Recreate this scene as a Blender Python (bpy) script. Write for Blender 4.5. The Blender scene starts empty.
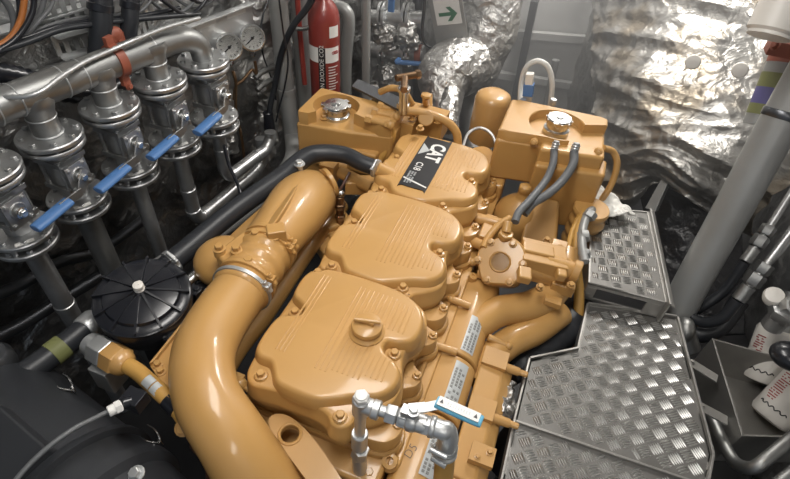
import bpy, bmesh, math, random
from mathutils import Vector, Matrix, noise
random.seed(7)
C = bpy.context.scene.collection
V = Vector
R = math.radians
# ------------------------------------------------------------------ camera model
F, CX, CY = 520.0, 395.0, 239.5
_d1 = V((264, -477, F)); _dn = V((-50, 540, 0)); _dn.z = -(_d1.x*_dn.x + _d1.y*_dn.y)/F
YA = _d1.normalized(); ZA = -_dn.normalized(); XA = YA.cross(ZA)
CAM = V((0, 0, 2.25))
def ray(px, py):
    c = V(((px-CX)/F, (py-CY)/F, 1.0)); return V((XA.dot(c), YA.dot(c), ZA.dot(c)))
def P(px, py, z):
    d = ray(px, py); return CAM + d*((z-CAM.z)/d.z)
def D(px, py, t): return CAM + ray(px, py)*t
def PYp(px, py, y):
    d = ray(px, py); return CAM + d*(y/d.y)
# ------------------------------------------------------------------ materials
def mat(name, col, rough=.5, metal=0., coat=0., bump=None, var=None, emit=None, spec=None):
    m = bpy.data.materials.new(name); m.use_nodes = True; nt = m.node_tree; n = nt.nodes; l = nt.links
    b = n['Principled BSDF']; b.inputs['Base Color'].default_value = (*col, 1)
    b.inputs['Roughness'].default_value = rough; b.inputs['Metallic'].default_value = metal
    if coat: b.inputs['Coat Weight'].default_value = coat; b.inputs['Coat Roughness'].default_value = .12
    if spec is not None: b.inputs['Specular IOR Level'].default_value = spec
    if emit: b.inputs['Emission Color'].default_value = (*emit[:3], 1); b.inputs['Emission Strength'].default_value = emit[3]
    tc = n.new('ShaderNodeTexCoord')
    if var:                                       # (scale, colour 2, low, high)
        t = n.new('ShaderNodeTexNoise'); t.inputs['Scale'].default_value = var[0]; t.inputs['Detail'].default_value = 5
        r = n.new('ShaderNodeValToRGB'); r.color_ramp.elements[0].position = var[2]; r.color_ramp.elements[1].position = var[3]
        r.color_ramp.elements[0].color = (*var[1], 1); r.color_ramp.elements[1].color = (*col, 1)
        l.new(tc.outputs['Object'], t.inputs['Vector']); l.new(t.outputs['Fac'], r.inputs['Fac']); l.new(r.outputs['Color'], b.inputs['Base Color'])
    if bump:                                      # list of (kind, scale, strength, distance)
        prev = None
        for kind, sc, st, dist in bump:
            t = n.new('ShaderNodeTexVoronoi' if kind == 'v' else 'ShaderNodeTexNoise'); t.inputs['Scale'].default_value = sc
            if kind == 'n': t.inputs['Detail'].default_value = 6; t.inputs['Distortion'].default_value = .6
            l.new(tc.outputs['Object'], t.inputs['Vector'])
            bp = n.new('ShaderNodeBump'); bp.inputs['Strength'].default_value = st; bp.inputs['Distance'].default_value = dist
            l.new(t.outputs['Distance' if kind == 'v' else 'Fac'], bp.inputs['Height'])
            if prev: l.new(prev.outputs['Normal'], bp.inputs['Normal'])
            prev = bp
        l.new(prev.outputs['Normal'], b.inputs['Normal'])
    return m
YEL = mat('yellow_engine_paint', (.50, .278, .086), .48, 0, .45, bump=[('n', 60, .05, .002)], var=(5, (.455, .250, .076), .3, .6))
YEL2 = mat('amber_hose', (.50, .28, .07), .5)
STEEL = mat('stainless_steel', (.56, .57, .58), .38, .9, bump=[('n', 90, .05, .002)], var=(12, (.36, .36, .35), .3, .7))
STEELM = mat('matt_pipe_steel', (.33, .335, .335), .46, .95, bump=[('n', 40, .06, .002)], var=(9, (.26, .26, .25), .3, .7))
GALV = mat('galvanised_steel', (.56, .57, .57), .42, .8, bump=[('n', 150, .08, .001)])
DSTEEL = mat('dark_steel', (.12, .125, .135), .35, .9)
CHROME = mat('chrome', (.60, .60, .59), .25, 1.)
GPIPE = mat('grey_painted_pipe', (.32, .325, .32), .42, .3, var=(6, (.27, .27, .26), .3, .7))
BARM = mat('worn_tread_bars', (.52, .515, .50), .32, 1.)
PLATE = mat('aluminium_tread_plate', (.21, .205, .195), .52, .8, bump=[('n', 120, .08, .001)], var=(7, (.16, .155, .145), .3, .65))
TRAYM = mat('sheet_steel', (.42, .41, .39), .42, .8, var=(4, (.30, .29, .27), .3, .7))
FOIL = mat('crumpled_foil', (.55, .54, .52), .38, .95, bump=[('v', 30, .5, .012), ('n', 22, .8, .02), ('n', 60, .4, .006)])
FOILB = mat('stained_foil', (.38, .37, .35), .43, .85, bump=[('v', 18, .4, .014), ('n', 11, .7, .03), ('n', 40, .4, .006)], var=(4.5, (.33, .285, .225), .38, .50))
FOILD = mat('dull_foil', (.46, .46, .455), .33, .95, bump=[('v', 16, .5, .02), ('n', 9, .9, .03), ('n', 34, .5, .01)], var=(3, (.16, .155, .15), .35, .6))
BLACK = mat('black_plastic', (.012, .013, .017), .28, 0, .2)
RUBBER = mat('black_rubber', (.02, .022, .026), .42, 0, bump=[('n', 80, .1, .002)])
CHAR = mat('charcoal_plastic', (.024, .026, .030), .48, 0, bump=[('n', 120, .06, .001)])
GREYC = mat('grey_cable', (.12, .125, .13), .45)
ORANGE = mat('orange_cable', (.38, .13, .03), .5)
BLUE = mat('blue_vinyl', (.07, .17, .38), .45)
LBLUE = mat('light_blue_vinyl', (.12, .38, .55), .4)
RED = mat('red_extinguisher_paint', (.23, .035, .027), .35, 0, .4)
REDB = mat('red_oxide_clamp', (.25, .07, .04), .5)
WHITE = mat('white_print', (.72, .71, .68), .5)
WPAINT = mat('white_filter_paint', (.68, .65, .60), .4)
BPRINT = mat('black_print', (.015, .015, .017), .4)
RPRINT = mat('red_print', (.32, .05, .05), .5)
GRN = mat('green_print', (.02, .14, .06), .5)
LABEL = mat('silver_label', (.50, .52, .52), .45, .3)
COPPER = mat('copper_tube', (.26, .16, .09), .35, .9)
BROWN = mat('brown_hose', (.10, .05, .035), .4)
CLOTH = mat('white_cloth', (.68, .67, .63), .85, bump=[('n', 40, .2, .004)])
OLIVE = mat('olive_band', (.17, .18, .065), .6)
PURPLE = mat('purple_band', (.10, .09, .24), .6)
TRANSL = mat('white_tube', (.62, .61, .57), .4)
WALLM = mat('wall_panel', (.62, .62, .61), .55, .1, var=(2, (.40, .40, .39), .3, .7))
FLOORM = mat('bilge_floor', (.025, .025, .027), .5, .2, var=(3, (.012, .012, .014), .3, .7))
CEILM = mat('ceiling_paint', (.45, .45, .44), .6)
LAMP = mat('lamp_diffuser', (.9, .9, .9), .5, emit=(1, .97, .92, 6))
GLASSW = mat('dial_white', (.70, .70, .67), .2, 0, .5)
# ------------------------------------------------------------------ mesh builder
def frame(ax):
    ax = V(ax).normalized(); h = V((0, 0, 1)) if abs(ax.z) < .9 else V((1, 0, 0))
    u = ax.cross(h).normalized(); return u, ax.cross(u).normalized(), ax
def cat(pts, n=8, closed=False):
    pts = [tuple(p) for p in pts]; k = len(pts); out = []
    if k < 3 and not closed:
        return [V([a+(b-a)*i/n for a, b in zip(pts[0], pts[1])]) for i in range(n+1)]
    for i in range(k if closed else k-1):
        g = lambda j: pts[j % k] if closed else (pts[j] if 0 <= j < k else (tuple(2*a-b for a, b in zip(pts[0], pts[1])) if j < 0 else tuple(2*a-b for a, b in zip(pts[-1], pts[-2]))))
        a, b, c, d = g(i-1), g(i), g(i+1), g(i+2)
        for j in range(n):
            t = j/n
            out.append(V([.5*(2*q+(r-p)*t+(2*p-5*q+4*r-s)*t*t+(3*q-p-3*r+s)*t**3) for p, q, r, s in zip(a, b, c, d)]))
    if not closed: out.append(V(pts[-1]))
    return out
class M:
    def __init__(s): s.v = []; s.f = []; s.k = []; s.cur = 0
    def add(s, vs, fs):
        o = len(s.v); s.v += [V(a) for a in vs]; s.f += [[i+o for i in q] for q in fs]; s.k += [s.cur]*len(fs); return s
    def mi(s, k): s.cur = k; return s
    def loops(s, L, closed=True, cap=True):
        n = len(L[0]); vs = [p for l in L for p in l]; fs = []
        for i in range(len(L)-1):
            for j in range(n if closed else n-1):
                k = (j+1) % n; fs.append((i*n+j, i*n+k, (i+1)*n+k, (i+1)*n+j))
        if cap: fs += [list(range(n))[::-1], [(len(L)-1)*n+j for j in range(n)]]
        return s.add(vs, fs)
    def lathe(s, p, ax, prof, seg=24, cap=True, rot=0):
        u, w, a = frame(ax); p = V(p)
        return s.loops([[p + a*h + (u*math.cos(2*math.pi*j/seg+rot) + w*math.sin(2*math.pi*j/seg+rot))*r for j in range(seg)] for r, h in prof], True, cap)
    def cyl(s, a, b, r, r2=None, seg=20, e=None):
        a, b = V(a), V(b); h = (b-a).length; r2 = r if r2 is None else r2
        e = min(r, r2, h)*.12 if e is None else e
        return s.lathe(a, b-a, [(r-e, 0), (r, e), (r2, h-e), (r2-e, h)], seg)
    def hexn(s, p, ax, r, h, rot=0): return s.lathe(p, ax, [(r*.93, 0), (r, h*.1), (r, h*.88), (r*.86, h)], 6, rot=rot)
    def bolt(s, p, ax, r=.009, h=.009):
        p = V(p); a = V(ax).normalized()
        s.lathe(p, a, [(r*1.5, 0), (r*1.5, h*.25), (r*1.3, h*.3)], 14); return s.hexn(p+a*h*.25, a, r, h)
    def sphere(s, c, r, seg=16, sq=(1, 1, 1)):
        c = V(c); n = seg//2
        return s.loops([[c+V((math.sin(math.pi*max(.001, min(i, n-.001))/n)*math.cos(2*math.pi*j/seg)*r*sq[0], math.sin(math.pi*max(.001, min(i, n-.001))/n)*math.sin(2*math.pi*j/seg)*r*sq[1], math.cos(math.pi*i/n)*r*sq[2])) for j in range(seg)] for i in range(n+1)])
    def tube(s, pts, r, seg=14, n=8, smooth=True, cap=True, rib=None, crump=None, flat=1):
        Q = cat(pts, n) if smooth else [V(p) for p in pts]; K = len(Q)
        if not isinstance(r, (list, tuple)): rr = [r]*K
        else: rr = [c[0] for c in cat([(a, 0, 0) for a in r], n)] if smooth else list(r)
        L = []; u = None
        for i, q in enumerate(Q):
            t = (Q[min(i+1, K-1)]-Q[max(i-1, 0)]).normalized()
            if u is None: u = frame(t)[0]
            u = (u - t*u.dot(t)).normalized(); w = t.cross(u); ri = rr[i]
            if rib: ri *= 1+rib*(1 if i % 2 else -1)
            lp = []
            for j in range(seg):
                a = 2*math.pi*j/seg; d = u*math.cos(a)+w*math.sin(a)*flat; p = q+d*ri
                if crump: p += d*crumple(p, crump[1])*crump[0]
                lp.append(p)
            L.append(lp)
        return s.loops(L, True, cap)
    def ring(s, c, ax, R_, r, seg=32, sg=10):
        u, w, a = frame(ax); c = V(c); vs = []; fs = []
        for i in range(seg):
            t = 2*math.pi*i/seg; d = u*math.cos(t)+w*math.sin(t)
            for j in range(sg):
                p = 2*math.pi*j/sg; vs.append(c+d*(R_+r*math.cos(p))+a*r*math.sin(p))
        for i in range(seg):
            for j in range(sg):
                i2, j2 = (i+1) % seg, (j+1) % sg; fs.append((i*sg+j, i2*sg+j, i2*sg+j2, i*sg+j2))
        return s.add(vs, fs)
    def box(s, c, size, ax=None):
        c = V(c); X, Y, Z = ax if ax else (V((1, 0, 0)), V((0, 1, 0)), V((0, 0, 1))); a, b, d = [q/2 for q in size]
        vs = [c+X*i*a+Y*j*b+Z*k*d for k in (-1, 1) for i, j in ((-1, -1), (1, -1), (1, 1), (-1, 1))]
        return s.add(vs, [(3, 2, 1, 0), (4, 5, 6, 7), (0, 1, 5, 4), (1, 2, 6, 5), (2, 3, 7, 6), (3, 0, 4, 7)])
    def prism(s, poly, off): # 3d polygon extruded by vector
        off = V(off); A = [V(p) for p in poly]; return s.loops([A, [p+off for p in A]])
    def bar(s, a, b, w, h, up=(0, 0, 1)):
        a, b = V(a), V(b); y = (b-a).normalized(); x = y.cross(V(up)).normalized(); z = x.cross(y)
        return s.box((a+b)/2, (w, (b-a).length, h), (x, y, z))
    def grid(s, f, nu, nv):
        vs = [f(i/nu, j/nv) for j in range(nv+1) for i in range(nu+1)]
        return s.add(vs, [(j*(nu+1)+i, j*(nu+1)+i+1, (j+1)*(nu+1)+i+1, (j+1)*(nu+1)+i) for j in range(nv) for i in range(nu)])
    def build(s, name, mats, parent=None, bev=0, ang=38, flatsh=False, solid=0, off=None):
        me = bpy.data.meshes.new(name); o = bpy.data.objects.new(name, me); C.objects.link(o)
        base = V((0, 0, 0)); q = parent
        while q is not None: base += q.location; q = q.parent
        if parent is None:
            lo = [min(p[i] for p in s.v) for i in range(3)]; hi = [max(p[i] for p in s.v) for i in range(3)]
            base = V(((lo[0]+hi[0])/2, (lo[1]+hi[1])/2, lo[2])); o.location = base
        me.from_pydata([p-base for p in s.v], [], s.f)
        bm = bmesh.new(); bm.from_mesh(me); bmesh.ops.recalc_face_normals(bm, faces=bm.faces); bm.to_mesh(me); bm.free()
        for m in (mats if isinstance(mats, (list, tuple)) else [mats]): me.materials.append(m)
        me.polygons.foreach_set('material_index', s.k)
        if not flatsh:
            me.shade_smooth(); me.set_sharp_from_angle(angle=R(ang))
        if solid:
            d = o.modifiers.new('thickness', 'SOLIDIFY'); d.thickness = solid; d.offset = 0
        if bev:
            d = o.modifiers.new('bevel', 'BEVEL'); d.width = bev; d.segments = 3; d.limit_method = 'ANGLE'; d.angle_limit = R(35); d.harden_normals = True
        if parent is not None: o.parent = parent
        return o
def crumple(p, sc):
    a = noise.noise(V(p)*sc); b = noise.noise(V(p)*sc*2.3+V((5, 1, 7)))
    return (1-2*abs(a)*1.7)*.7 + (1-2*abs(b)*1.6)*.35 - .4
def thing(name, label, cat_, loc, group=None):
    o = bpy.data.objects.new(name, None); C.objects.link(o); o.location = V(loc); o.empty_display_size = .05
    return tag(o, label, cat_, group)
def tag(o, label, cat_=None, group=None, kind=None):
    if label: o['label'] = label
    if cat_: o['category'] = cat_
    if group: o['group'] = group
    if kind: o['kind'] = kind
    return o
def struct(o): o['kind'] = 'structure'; return o
def cylhit(px, py, A, ax, r):
    d = ray(px, py); w = CAM-A; dp = d-ax*d.dot(ax); wp = w-ax*w.dot(ax); qa, qb, qc = dp.dot(dp), 2*dp.dot(wp), wp.dot(wp)-r*r; D_ = qb*qb-4*qa*qc
    return CAM+d*((-qb-math.sqrt(max(D_, 0)))/(2*qa))
def copy_tree(o, parent=None, skip=()):
    c = o.copy(); C.objects.link(c); c.parent = parent
    for ch in list(o.children):
        if ch.name not in skip: copy_tree(ch, c, skip)
    return c
def text_mesh(s, size=1.0, bold=0.0):
    cu = bpy.data.curves.new('t', 'FONT'); cu.body = s; cu.size = size; cu.resolution_u = 3; cu.offset = bold
    cu.align_x = 'CENTER'; cu.align_y = 'CENTER'
    to = bpy.data.objects.new('t', cu); C.objects.link(to)
    me = bpy.data.meshes.new_from_object(to.evaluated_get(bpy.context.evaluated_depsgraph_get()))
    vs = [v.co.copy() for v in me.vertices]; fs = [tuple(p.vertices) for p in me.polygons]
    bpy.data.objects.remove(to); bpy.data.curves.remove(cu); bpy.data.meshes.remove(me); return vs, fs
def put_text(m, s, c, right, up, size, bold=0, stretch=1):
    vs, fs = text_mesh(s, size, bold); c = V(c); right = V(right).normalized(); up = V(up).normalized()
    m.add([c+right*v.x*stretch+up*v.y for v in vs], fs)
def put_text_cyl(m, s, ctr, r, ang, z, size, vertical=True, bold=0):
    vs, fs = text_mesh(s, size, bold)
    for v in vs:
        a, h = ((-v.y), v.x) if vertical else (v.x, v.y)
        t = ang + a/r; v.xyz = (ctr[0]+math.cos(t)*r, ctr[1]+math.sin(t)*r, z+h)
    m.add(vs, fs)
# ================================================================== ENGINE
eng = thing('marine_diesel_engine', 'large yellow painted marine diesel engine with three ribbed valve covers filling the centre', 'engine', (-.29, 1.05, .35))
Z0 = 1.22; PITCH = .367
# ---- block, heads, lower body
m = M(); m.box((-.30, 1.04, .72), (.36, 1.22, .66)); m.box((-.30, 1.04, .50), (.46, 1.10, .30)); m.box((-.285, 1.62, .85), (.40, .10, .5))
m.build('engine_block', YEL, eng, bev=.012)
def smooth_poly(pts, n=5): return [(p.x, p.y) for p in cat([(a, b, 0) for a, b in pts], n, True)]
def offset_poly(pl, d):
    n = len(pl); out = []
    for i in range(n):
        a, b = V((*pl[(i-1) % n], 0)), V((*pl[(i+1) % n], 0)); t = (b-a).normalized(); nr = V((-t.y, t.x, 0))
        out.append((pl[i][0]+nr.x*d, pl[i][1]+nr.y*d))
    return out
# clockwise seen from above so that the left normal points outward
TOP = [(-.452, .335), (-.430, .350), (-.36, .357), (-.27, .357), (-.215, .349), (-.170, .326), (-.147, .288), (-.144, .245), (-.154, .218), (-.180, .203), (-.204, .197), (-.211, .180), (-.200, .163), (-.168, .148), (-.148, .120), (-.149, .083), (-.172, .054), (-.212, .038), (-.262, .010), (-.30, -.006), (-.36, -.006), (-.395, .001), (-.416, .026), (-.432, .040), (-.462, .042), (-.480, .062), (-.484, .11), (-.479, .155), (-.456, .172), (-.434, .182), (-.432, .205), (-.452, .220), (-.478, .236), (-.484, .285), (-.477, .318)]
BASE = [(-.474, .348), (-.42, .360), (-.34, .362), (-.22, .360), (-.165, .345), (-.140, .31), (-.136, .265), (-.146, .235), (-.158, .212), (-.158, .180), (-.148, .15), (-.140, .125), (-.136, .10), (-.142, .06), (-.17, .03), (-.198, .010), (-.205, -.018), (-.222, -.034), (-.246, -.034), (-.264, -.018), (-.30, -.010), (-.38, -.010), (-.42, -.016), (-.448, -.018), (-.470, -.004), (-.482, .03), (-.488, .12), (-.490, .19), (-.490, .21), (-.490, .24), (-.490, .3), (-.488, .335)]
WAVE = [(-.484, .350), (-.42, .362), (-.30, .364), (-.18, .360), (-.135, .35), (-.112, .335), (-.108, .315), (-.120, .295), (-.142, .275), (-.146, .25), (-.136, .225), (-.112, .205), (-.108, .185), (-.116, .165), (-.142, .145), (-.148, .12), (-.138, .09), (-.112, .070), (-.108, .045), (-.118, .02), (-.15, .002), (-.25, -.003), (-.35, -.003), (-.46, -.003), (-.484, .01), (-.486, .12), (-.488, .2), (-.486, .3)]
BASE2 = [(x, max(y, -.004)) for x, y in BASE]
wave_s = smooth_poly(WAVE, 4); top_s, base_1, base_2 = smooth_poly(TOP, 4), smooth_poly(BASE, 4), smooth_poly(BASE2, 4)
for i in range(3):
    y0 = .500+i*PITCH; base_s = base_2 if i else base_1
    def L3(pl, d, z): return [V((x, y+y0, z)) for x, y in offset_poly(pl, d)]
    m = M()
    prof = [(.006, Z0-.040), (.006, Z0-.026), (.0035, Z0-.018), (.001, Z0-.009), (-.002, Z0-.0035), (-.006, Z0-.0008), (-.010, Z0)]
    m.loops([L3(top_s, d, z) for d, z in prof])
    # lip round the bolts
    m.loops([L3(base_s, d, z) for d, z in [(.004, Z0-.085), (.004, Z0-.074), (.001, Z0-.070), (-.001, Z0-.034), (-.004, Z0-.028), (-.010, Z0-.026)]])
    # ridges on the crown
    xs = [-.435, -.425, -.415] + ([-.33+.0125*k for k in range(13)] if i < 2 else [-.43+.0125*k for k in range(5)]+[-.285+.0125*k for k in range(9)])
    for x in xs:
        a = .05 if x < -.21 else .075 if x < -.19 else .10
        a = .04 if -.4 < x < -.3 else a
        segs = [(a+.02, .325)] if x < -.225 else [(.085, .150), (.225, .315)]
        if x < -.40: segs = [(.07, .325)] if x > -.44 else segs
        for s0, s1 in segs:
            m.loops([[V((x-w, y0+s0+e, Z0+h)), V((x-w, y0+s1-e, Z0+h)), V((x+w, y0+s1-e, Z0+h)), V((x+w, y0+s0+e, Z0+h))] for w, h, e in [(.0024, -.001, 0), (.0020, .0009, .002), (.0009, .0016, .004)]])
    cov = m.build('valve_cover', YEL, eng, ang=50)
    for bx, by in [(-.455, .196), (-.440, .010), (-.234, -.012 if i == 0 else .016), (-.462, .338), (-.182, .180)]:
        q = M(); zz = Z0-.022
        q.lathe((bx, by+y0, zz-.018), (0, 0, 1), [(.018, 0), (.018, .012), (.015, .017)], 18)
        q.bolt((bx, by+y0, zz), (0, 0, 1), .0095, .011); q.build('bolt', YEL, cov)
    m = M()
    m.loops([L3(base_s, d, z) for d, z in [(-.001, Z0-.105), (-.001, Z0-.085)]])
    m.loops([L3(wave_s, d, z) for d, z in [(.000, Z0-.150), (.000, Z0-.110), (-.003, Z0-.105), (-.010, Z0-.104)]])
    m.loops([L3(wave_s, d, z) for d, z in [(.008, Z0-.195), (.008, Z0-.155), (.004, Z0-.150)]])
    for by in (.058, .195, .325):
        m.lathe((-.122, y0+by, Z0-.106), (0, 0, 1), [(.012, 0), (.012, .006), (.010, .008)], 14); m.bolt((-.122, y0+by, Z0-.098), (0, 0, 1), .0075, .008)
    m.build('valve_cover_base', YEL, eng)
m = M(); m.box((-.30, 1.06, 1.02), (.42, 1.12, .05)); m.build('cylinder_head', YEL, eng, bev=.006)
# oil filler cap on the nearest cover
fc = V((-.262, .700, Z0)); m = M()
m.lathe(fc, (0, 0, 1), [(.042, -.004), (.044, .004), (.039, .008), (.036, .010), (.036, .016), (.038, .020), (.036, .027), (.030, .030), (.012, .031)], 32)
cap = m.build('oil_filler_cap', YEL, eng)
m = M(); a, b = fc+V((-.031, -.008, .042)), fc+V((.031, .008, .042)); m.cyl(a, b, .0055); m.box(fc+V((0, 0, .034)), (.035, .009, .014)); m.build('handle', YEL, cap, bev=.002)
# badge on the furthest cover
by0 = .5+2*PITCH
bx0, bx1, b0, b1 = -.392, -.300, by0+.038, by0+.338
m = M(); m.loops([[V((x, y, z)) for x, y in smooth_poly([(bx0, b0+.01), (bx0+.01, b0), (bx1-.01, b0), (bx1, b0+.01), (bx1, b1-.01), (bx1-.01, b1), (bx0+.01, b1), (bx0, b1-.01)], 3)] for z in (Z0-.001, Z0+.0035)])
badge = m.build('name_badge', BPRINT, eng)
m = M(); zt = Z0+.0042
put_text(m, 'CAT', ((bx0+bx1)/2+.010, b1-.085, zt), (0, -1, 0), (1, 0, 0), .070, .0026, .80)
m.build('brand_lettering', WHITE, badge, flatsh=True); m = M(); put_text(m, 'C18', (bx0+.028, b1-.185, zt), (0, -1, 0), (1, 0, 0), .034, .0006, .85)
m.build('model_lettering', WHITE, badge, flatsh=True); m = M(); m.prism([(bx0+.003, b0+.035, zt-.0005), (bx1-.003, b0+.012, zt-.0005), (bx1-.003, b0+.018, zt-.0005), (bx0+.003, b0+.042, zt-.0005)], (0, 0, .0006))
m.build('white_stripe', WHITE, badge, flatsh=True)
m = M(); m.prism([(bx0+.004, b1-.118, zt-.0002), (bx0+.004, b1-.045, zt-.0002), (bx0+.036, b1-.082, zt-.0002)], (0, 0, .0003)); m.build('triangle_mark', LABEL, badge, flatsh=True)
m = M()
for k in range(16):
    for r_ in range(3):
        if random.random() < .8: m.box((bx0+.014+r_*.009, b1-.222-k*.0042, zt), (.006, .0022, .0004))
m.build('small_print', LABEL, badge, flatsh=True)
# ---- ledge under the covers on the right and plenum boxes with labels
m = M(); m.box((-.122, 1.02, 1.045), (.012, 1.06, .020)); m.box((-.13, 1.03, 1.02), (.05, 1.04, .03)); m.build('head_rail', YEL, eng, bev=.003)
for i, (ya, yb, yc) in enumerate([(.30, .66, .567), (.668, .845, .765), (.853, 1.17, .933)]):
    m = M(); pr = [(-.112, .80), (-.112, 1.018), (-.095, 1.036)]
    for k in range(9):
        t = k/8*math.pi/2; pr.append((-.055+.068*math.sin(t), .985+.058*math.cos(t)))
    pr += [(.013, .80)]
    m.loops([[V((x, y, z)) for x, z in pr] for y in (ya, yb)])
    pl = m.build('intake_plenum', YEL, eng, bev=.006)
    t0, t1 = R(8), R(42); n = M(); lab = [[V((-.055+.0695*math.sin(t), y, .985+.0595*math.cos(t))) for t in (t0+(t1-t0)*j/6 for j in range(7))] for y in (yc-.065, yc+.065)]
    n.loops(lab, False, False); n.build('label', LABEL, pl)
    n = M()
    for k in range(12):
        for j in range(3):
            if random.random() < .75:
                t = t0+(t1-t0)*(.2+.28*j); y = yc-.055+k*.0095
                n.box((-.055+.070*math.sin(t), y, .985+.060*math.cos(t)), (.007, .006, .0012), (V((math.cos(t), 0, -math.sin(t))), V((0, 1, 0)), V((math.sin(t), 0, math.cos(t)))))
    n.build('label_print', GPIPE, pl, flatsh=True)
for (c1, c2) in (((432, 344), (457, 352)), ((451, 299), (470, 306)), ((472, 262), (482, 264))):
    m = M(); m.cyl(P(*c1, 1.06), P(*c2, 1.055), .011); m.sphere(P(*c1, 1.06), .013, 12); m.build('coolant_stub', YEL, eng)
m = M(); m.lathe(P(472, 278, 1.045), (.2, 0, 1), [(.014, -.01), (.014, .012), (.006, .013), (.005, .008)], 16); m.build('plug', YEL, eng)
# marker writing on the nearest plenum
m = M(); put_text(m, 'D5', (-.078, .545, 1.0415), (.25, 1, 0), (-1, .25, 0), .030, -.0006); m.build('marker_writing', BPRINT, eng, flatsh=True)
# ---- outer side panels with lugs
for i, (ya, yb) in enumerate([(.30, .545), (.55, .735), (.74, .925)]):
    m = M(); m.prism([(.018, yb, .62), (.018, yb, .990), (.085, yb, .985), (.115, yb, .955), (.125, yb, .62)], (0, ya-yb, 0))
    m.build('side_panel', YEL, eng, bev=.007)
for y, ln in [(.50, .15), (.735, .145), (.90, .14)]:
    m = M(); m.cyl((.03, y, .985), (ln-.01, y+.008, .975), .016, .012); m.cyl((ln-.012, y+.008, .975), (ln+.012, y+.009, .974), .009, seg=12); m.box((.055, y+.012, .985), (.07, .06, .03))
    m.hexn((ln+.008, y+.009, .974), (1, 0, 0), .008, .006); m.build('lug', YEL, eng, bev=.003)
for y in (.42, .62):
    m = M(); m.box((.085, y, 1.0), (.06, .05, .02)); m.bolt((.10, y+.01, 1.01), (0, 0, 1), .007, .007); m.bolt((.075, y-.012, 1.01), (0, 0, 1), .006, .006); m.build('bracket', YEL, eng, bev=.004)
# ---- front area under cover 1 (timing case, fittings)
m = M(); m.box((-.31, .525, .80), (.36, .07, .30)); m.box((-.34, .49, .92), (.12, .05, .10)); m.build('front_housing', YEL, eng, bev=.012)
for x, y, z in [(-.245, .43, .98), (-.185, .42, 1.02), (-.15, .46, 1.04), (-.21, .41, .96), (-.28, .44, .96)]:
    m = M(); m.lathe((x, y, z-.03), (0, 0, 1), [(.019, 0), (.019, .028), (.015, .033)], 16); m.bolt((x, y, z), (0, 0, 1), .010, .011); m.build('bolt', YEL, eng)
for px, py, z, r_ in ((352, 452, 1.0, .022), (378, 442, 1.03, .016), (390, 462, 1.04, .018), (345, 466, .97, .02), (398, 430, 1.04, .013)):
    m = M(); c = P(px, py, z); m.lathe(c, (0, -.3, 1), [(r_*1.3, -.03), (r_*1.3, 0), (r_, .006), (r_, .02), (r_*.5, .022), (r_*.45, .012)], 20); m.build('fitting_boss', YEL, eng)
m = M(); m.tube([P(372, 440, 1.03), P(380, 455, 1.03), P(376, 475, 1.0), P(384, 495, .95)], .010, 12); m.build('oil_line', YEL, eng)
# ---- intake elbow: big S-shaped tube
ep = [P(296, 545, 1.0), P(264, 490, 1.08), P(233, 440, 1.17), P(207, 396, 1.21), P(204, 353, 1.21), P(222, 316, 1.21), P(245, 286, 1.21)]
rad = lambda p, w: w/2/F*((V(p)-CAM).dot(V((XA.z, YA.z, ZA.z))))
m = M(); rr = [rad(p, w) for p, w in zip(ep, (78, 74, 69, 65, 62, 58, 54))]
m.tube(ep, rr, 36, 10); elb = m.build('intake_elbow', YEL, eng, ang=60)
m = M()
for dx, dy, w_ in ((214, 398, .010), (219, 403, .010), (224, 408, .010), (229, 413, .009), (206, 404, .008), (211, 409, .009), (216, 414, .008)):
    A_ = ep[2]; ax_ = (ep[3]-ep[2]).normalized(); hp_ = cylhit(dx, dy, A_, ax_, rr[3]*.99); nn_ = hp_-A_; nn_ = (nn_-ax_*nn_.dot(ax_)).normalized(); m.box(hp_, (w_, .004, .003), (ax_, nn_.cross(ax_), nn_))
m.build('cast_marks', YEL, eng, flatsh=True)
# hose with clamps joining elbow to the intake duct
h0, h1 = P(240, 292, 1.21), P(272, 243, 1.21); ax = (h1-h0).normalized(); hr = rad(h0, 58)
prof = [(hr*.92, -.01)]; L = (h1-h0).length
for k in range(41):
    t = k/40; prof.append((hr*(1+.035*math.sin(t*math.pi*9)), L*t))
m = M(); m.lathe(h0, ax, prof, 40); hs = m.build('rubber_coupling', YEL, eng, ang=60)
for t, mt in ((.06, GALV), (.20, YEL), (.82, YEL), (.93, YEL)):
    c = h0+ax*L*t; q = M(); q.lathe(c-ax*.006, ax, [(hr*1.03, 0), (hr*1.075, .001), (hr*1.075, .011), (hr*1.03, .012)], 40)
    u, w, _ = frame(ax); sd = (V((.85, -.35, .4))-ax*ax.dot(V((.85, -.35, .4)))).normalized(); q.cyl(c+sd*hr*1.12-ax.cross(sd)*.018, c+sd*hr*1.12+ax.cross(sd)*.018, .0065, seg=12); q.box(c+sd*hr*1.1, (.018, .018, .014))
    q.build('hose_clamp', mt, hs)
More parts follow.
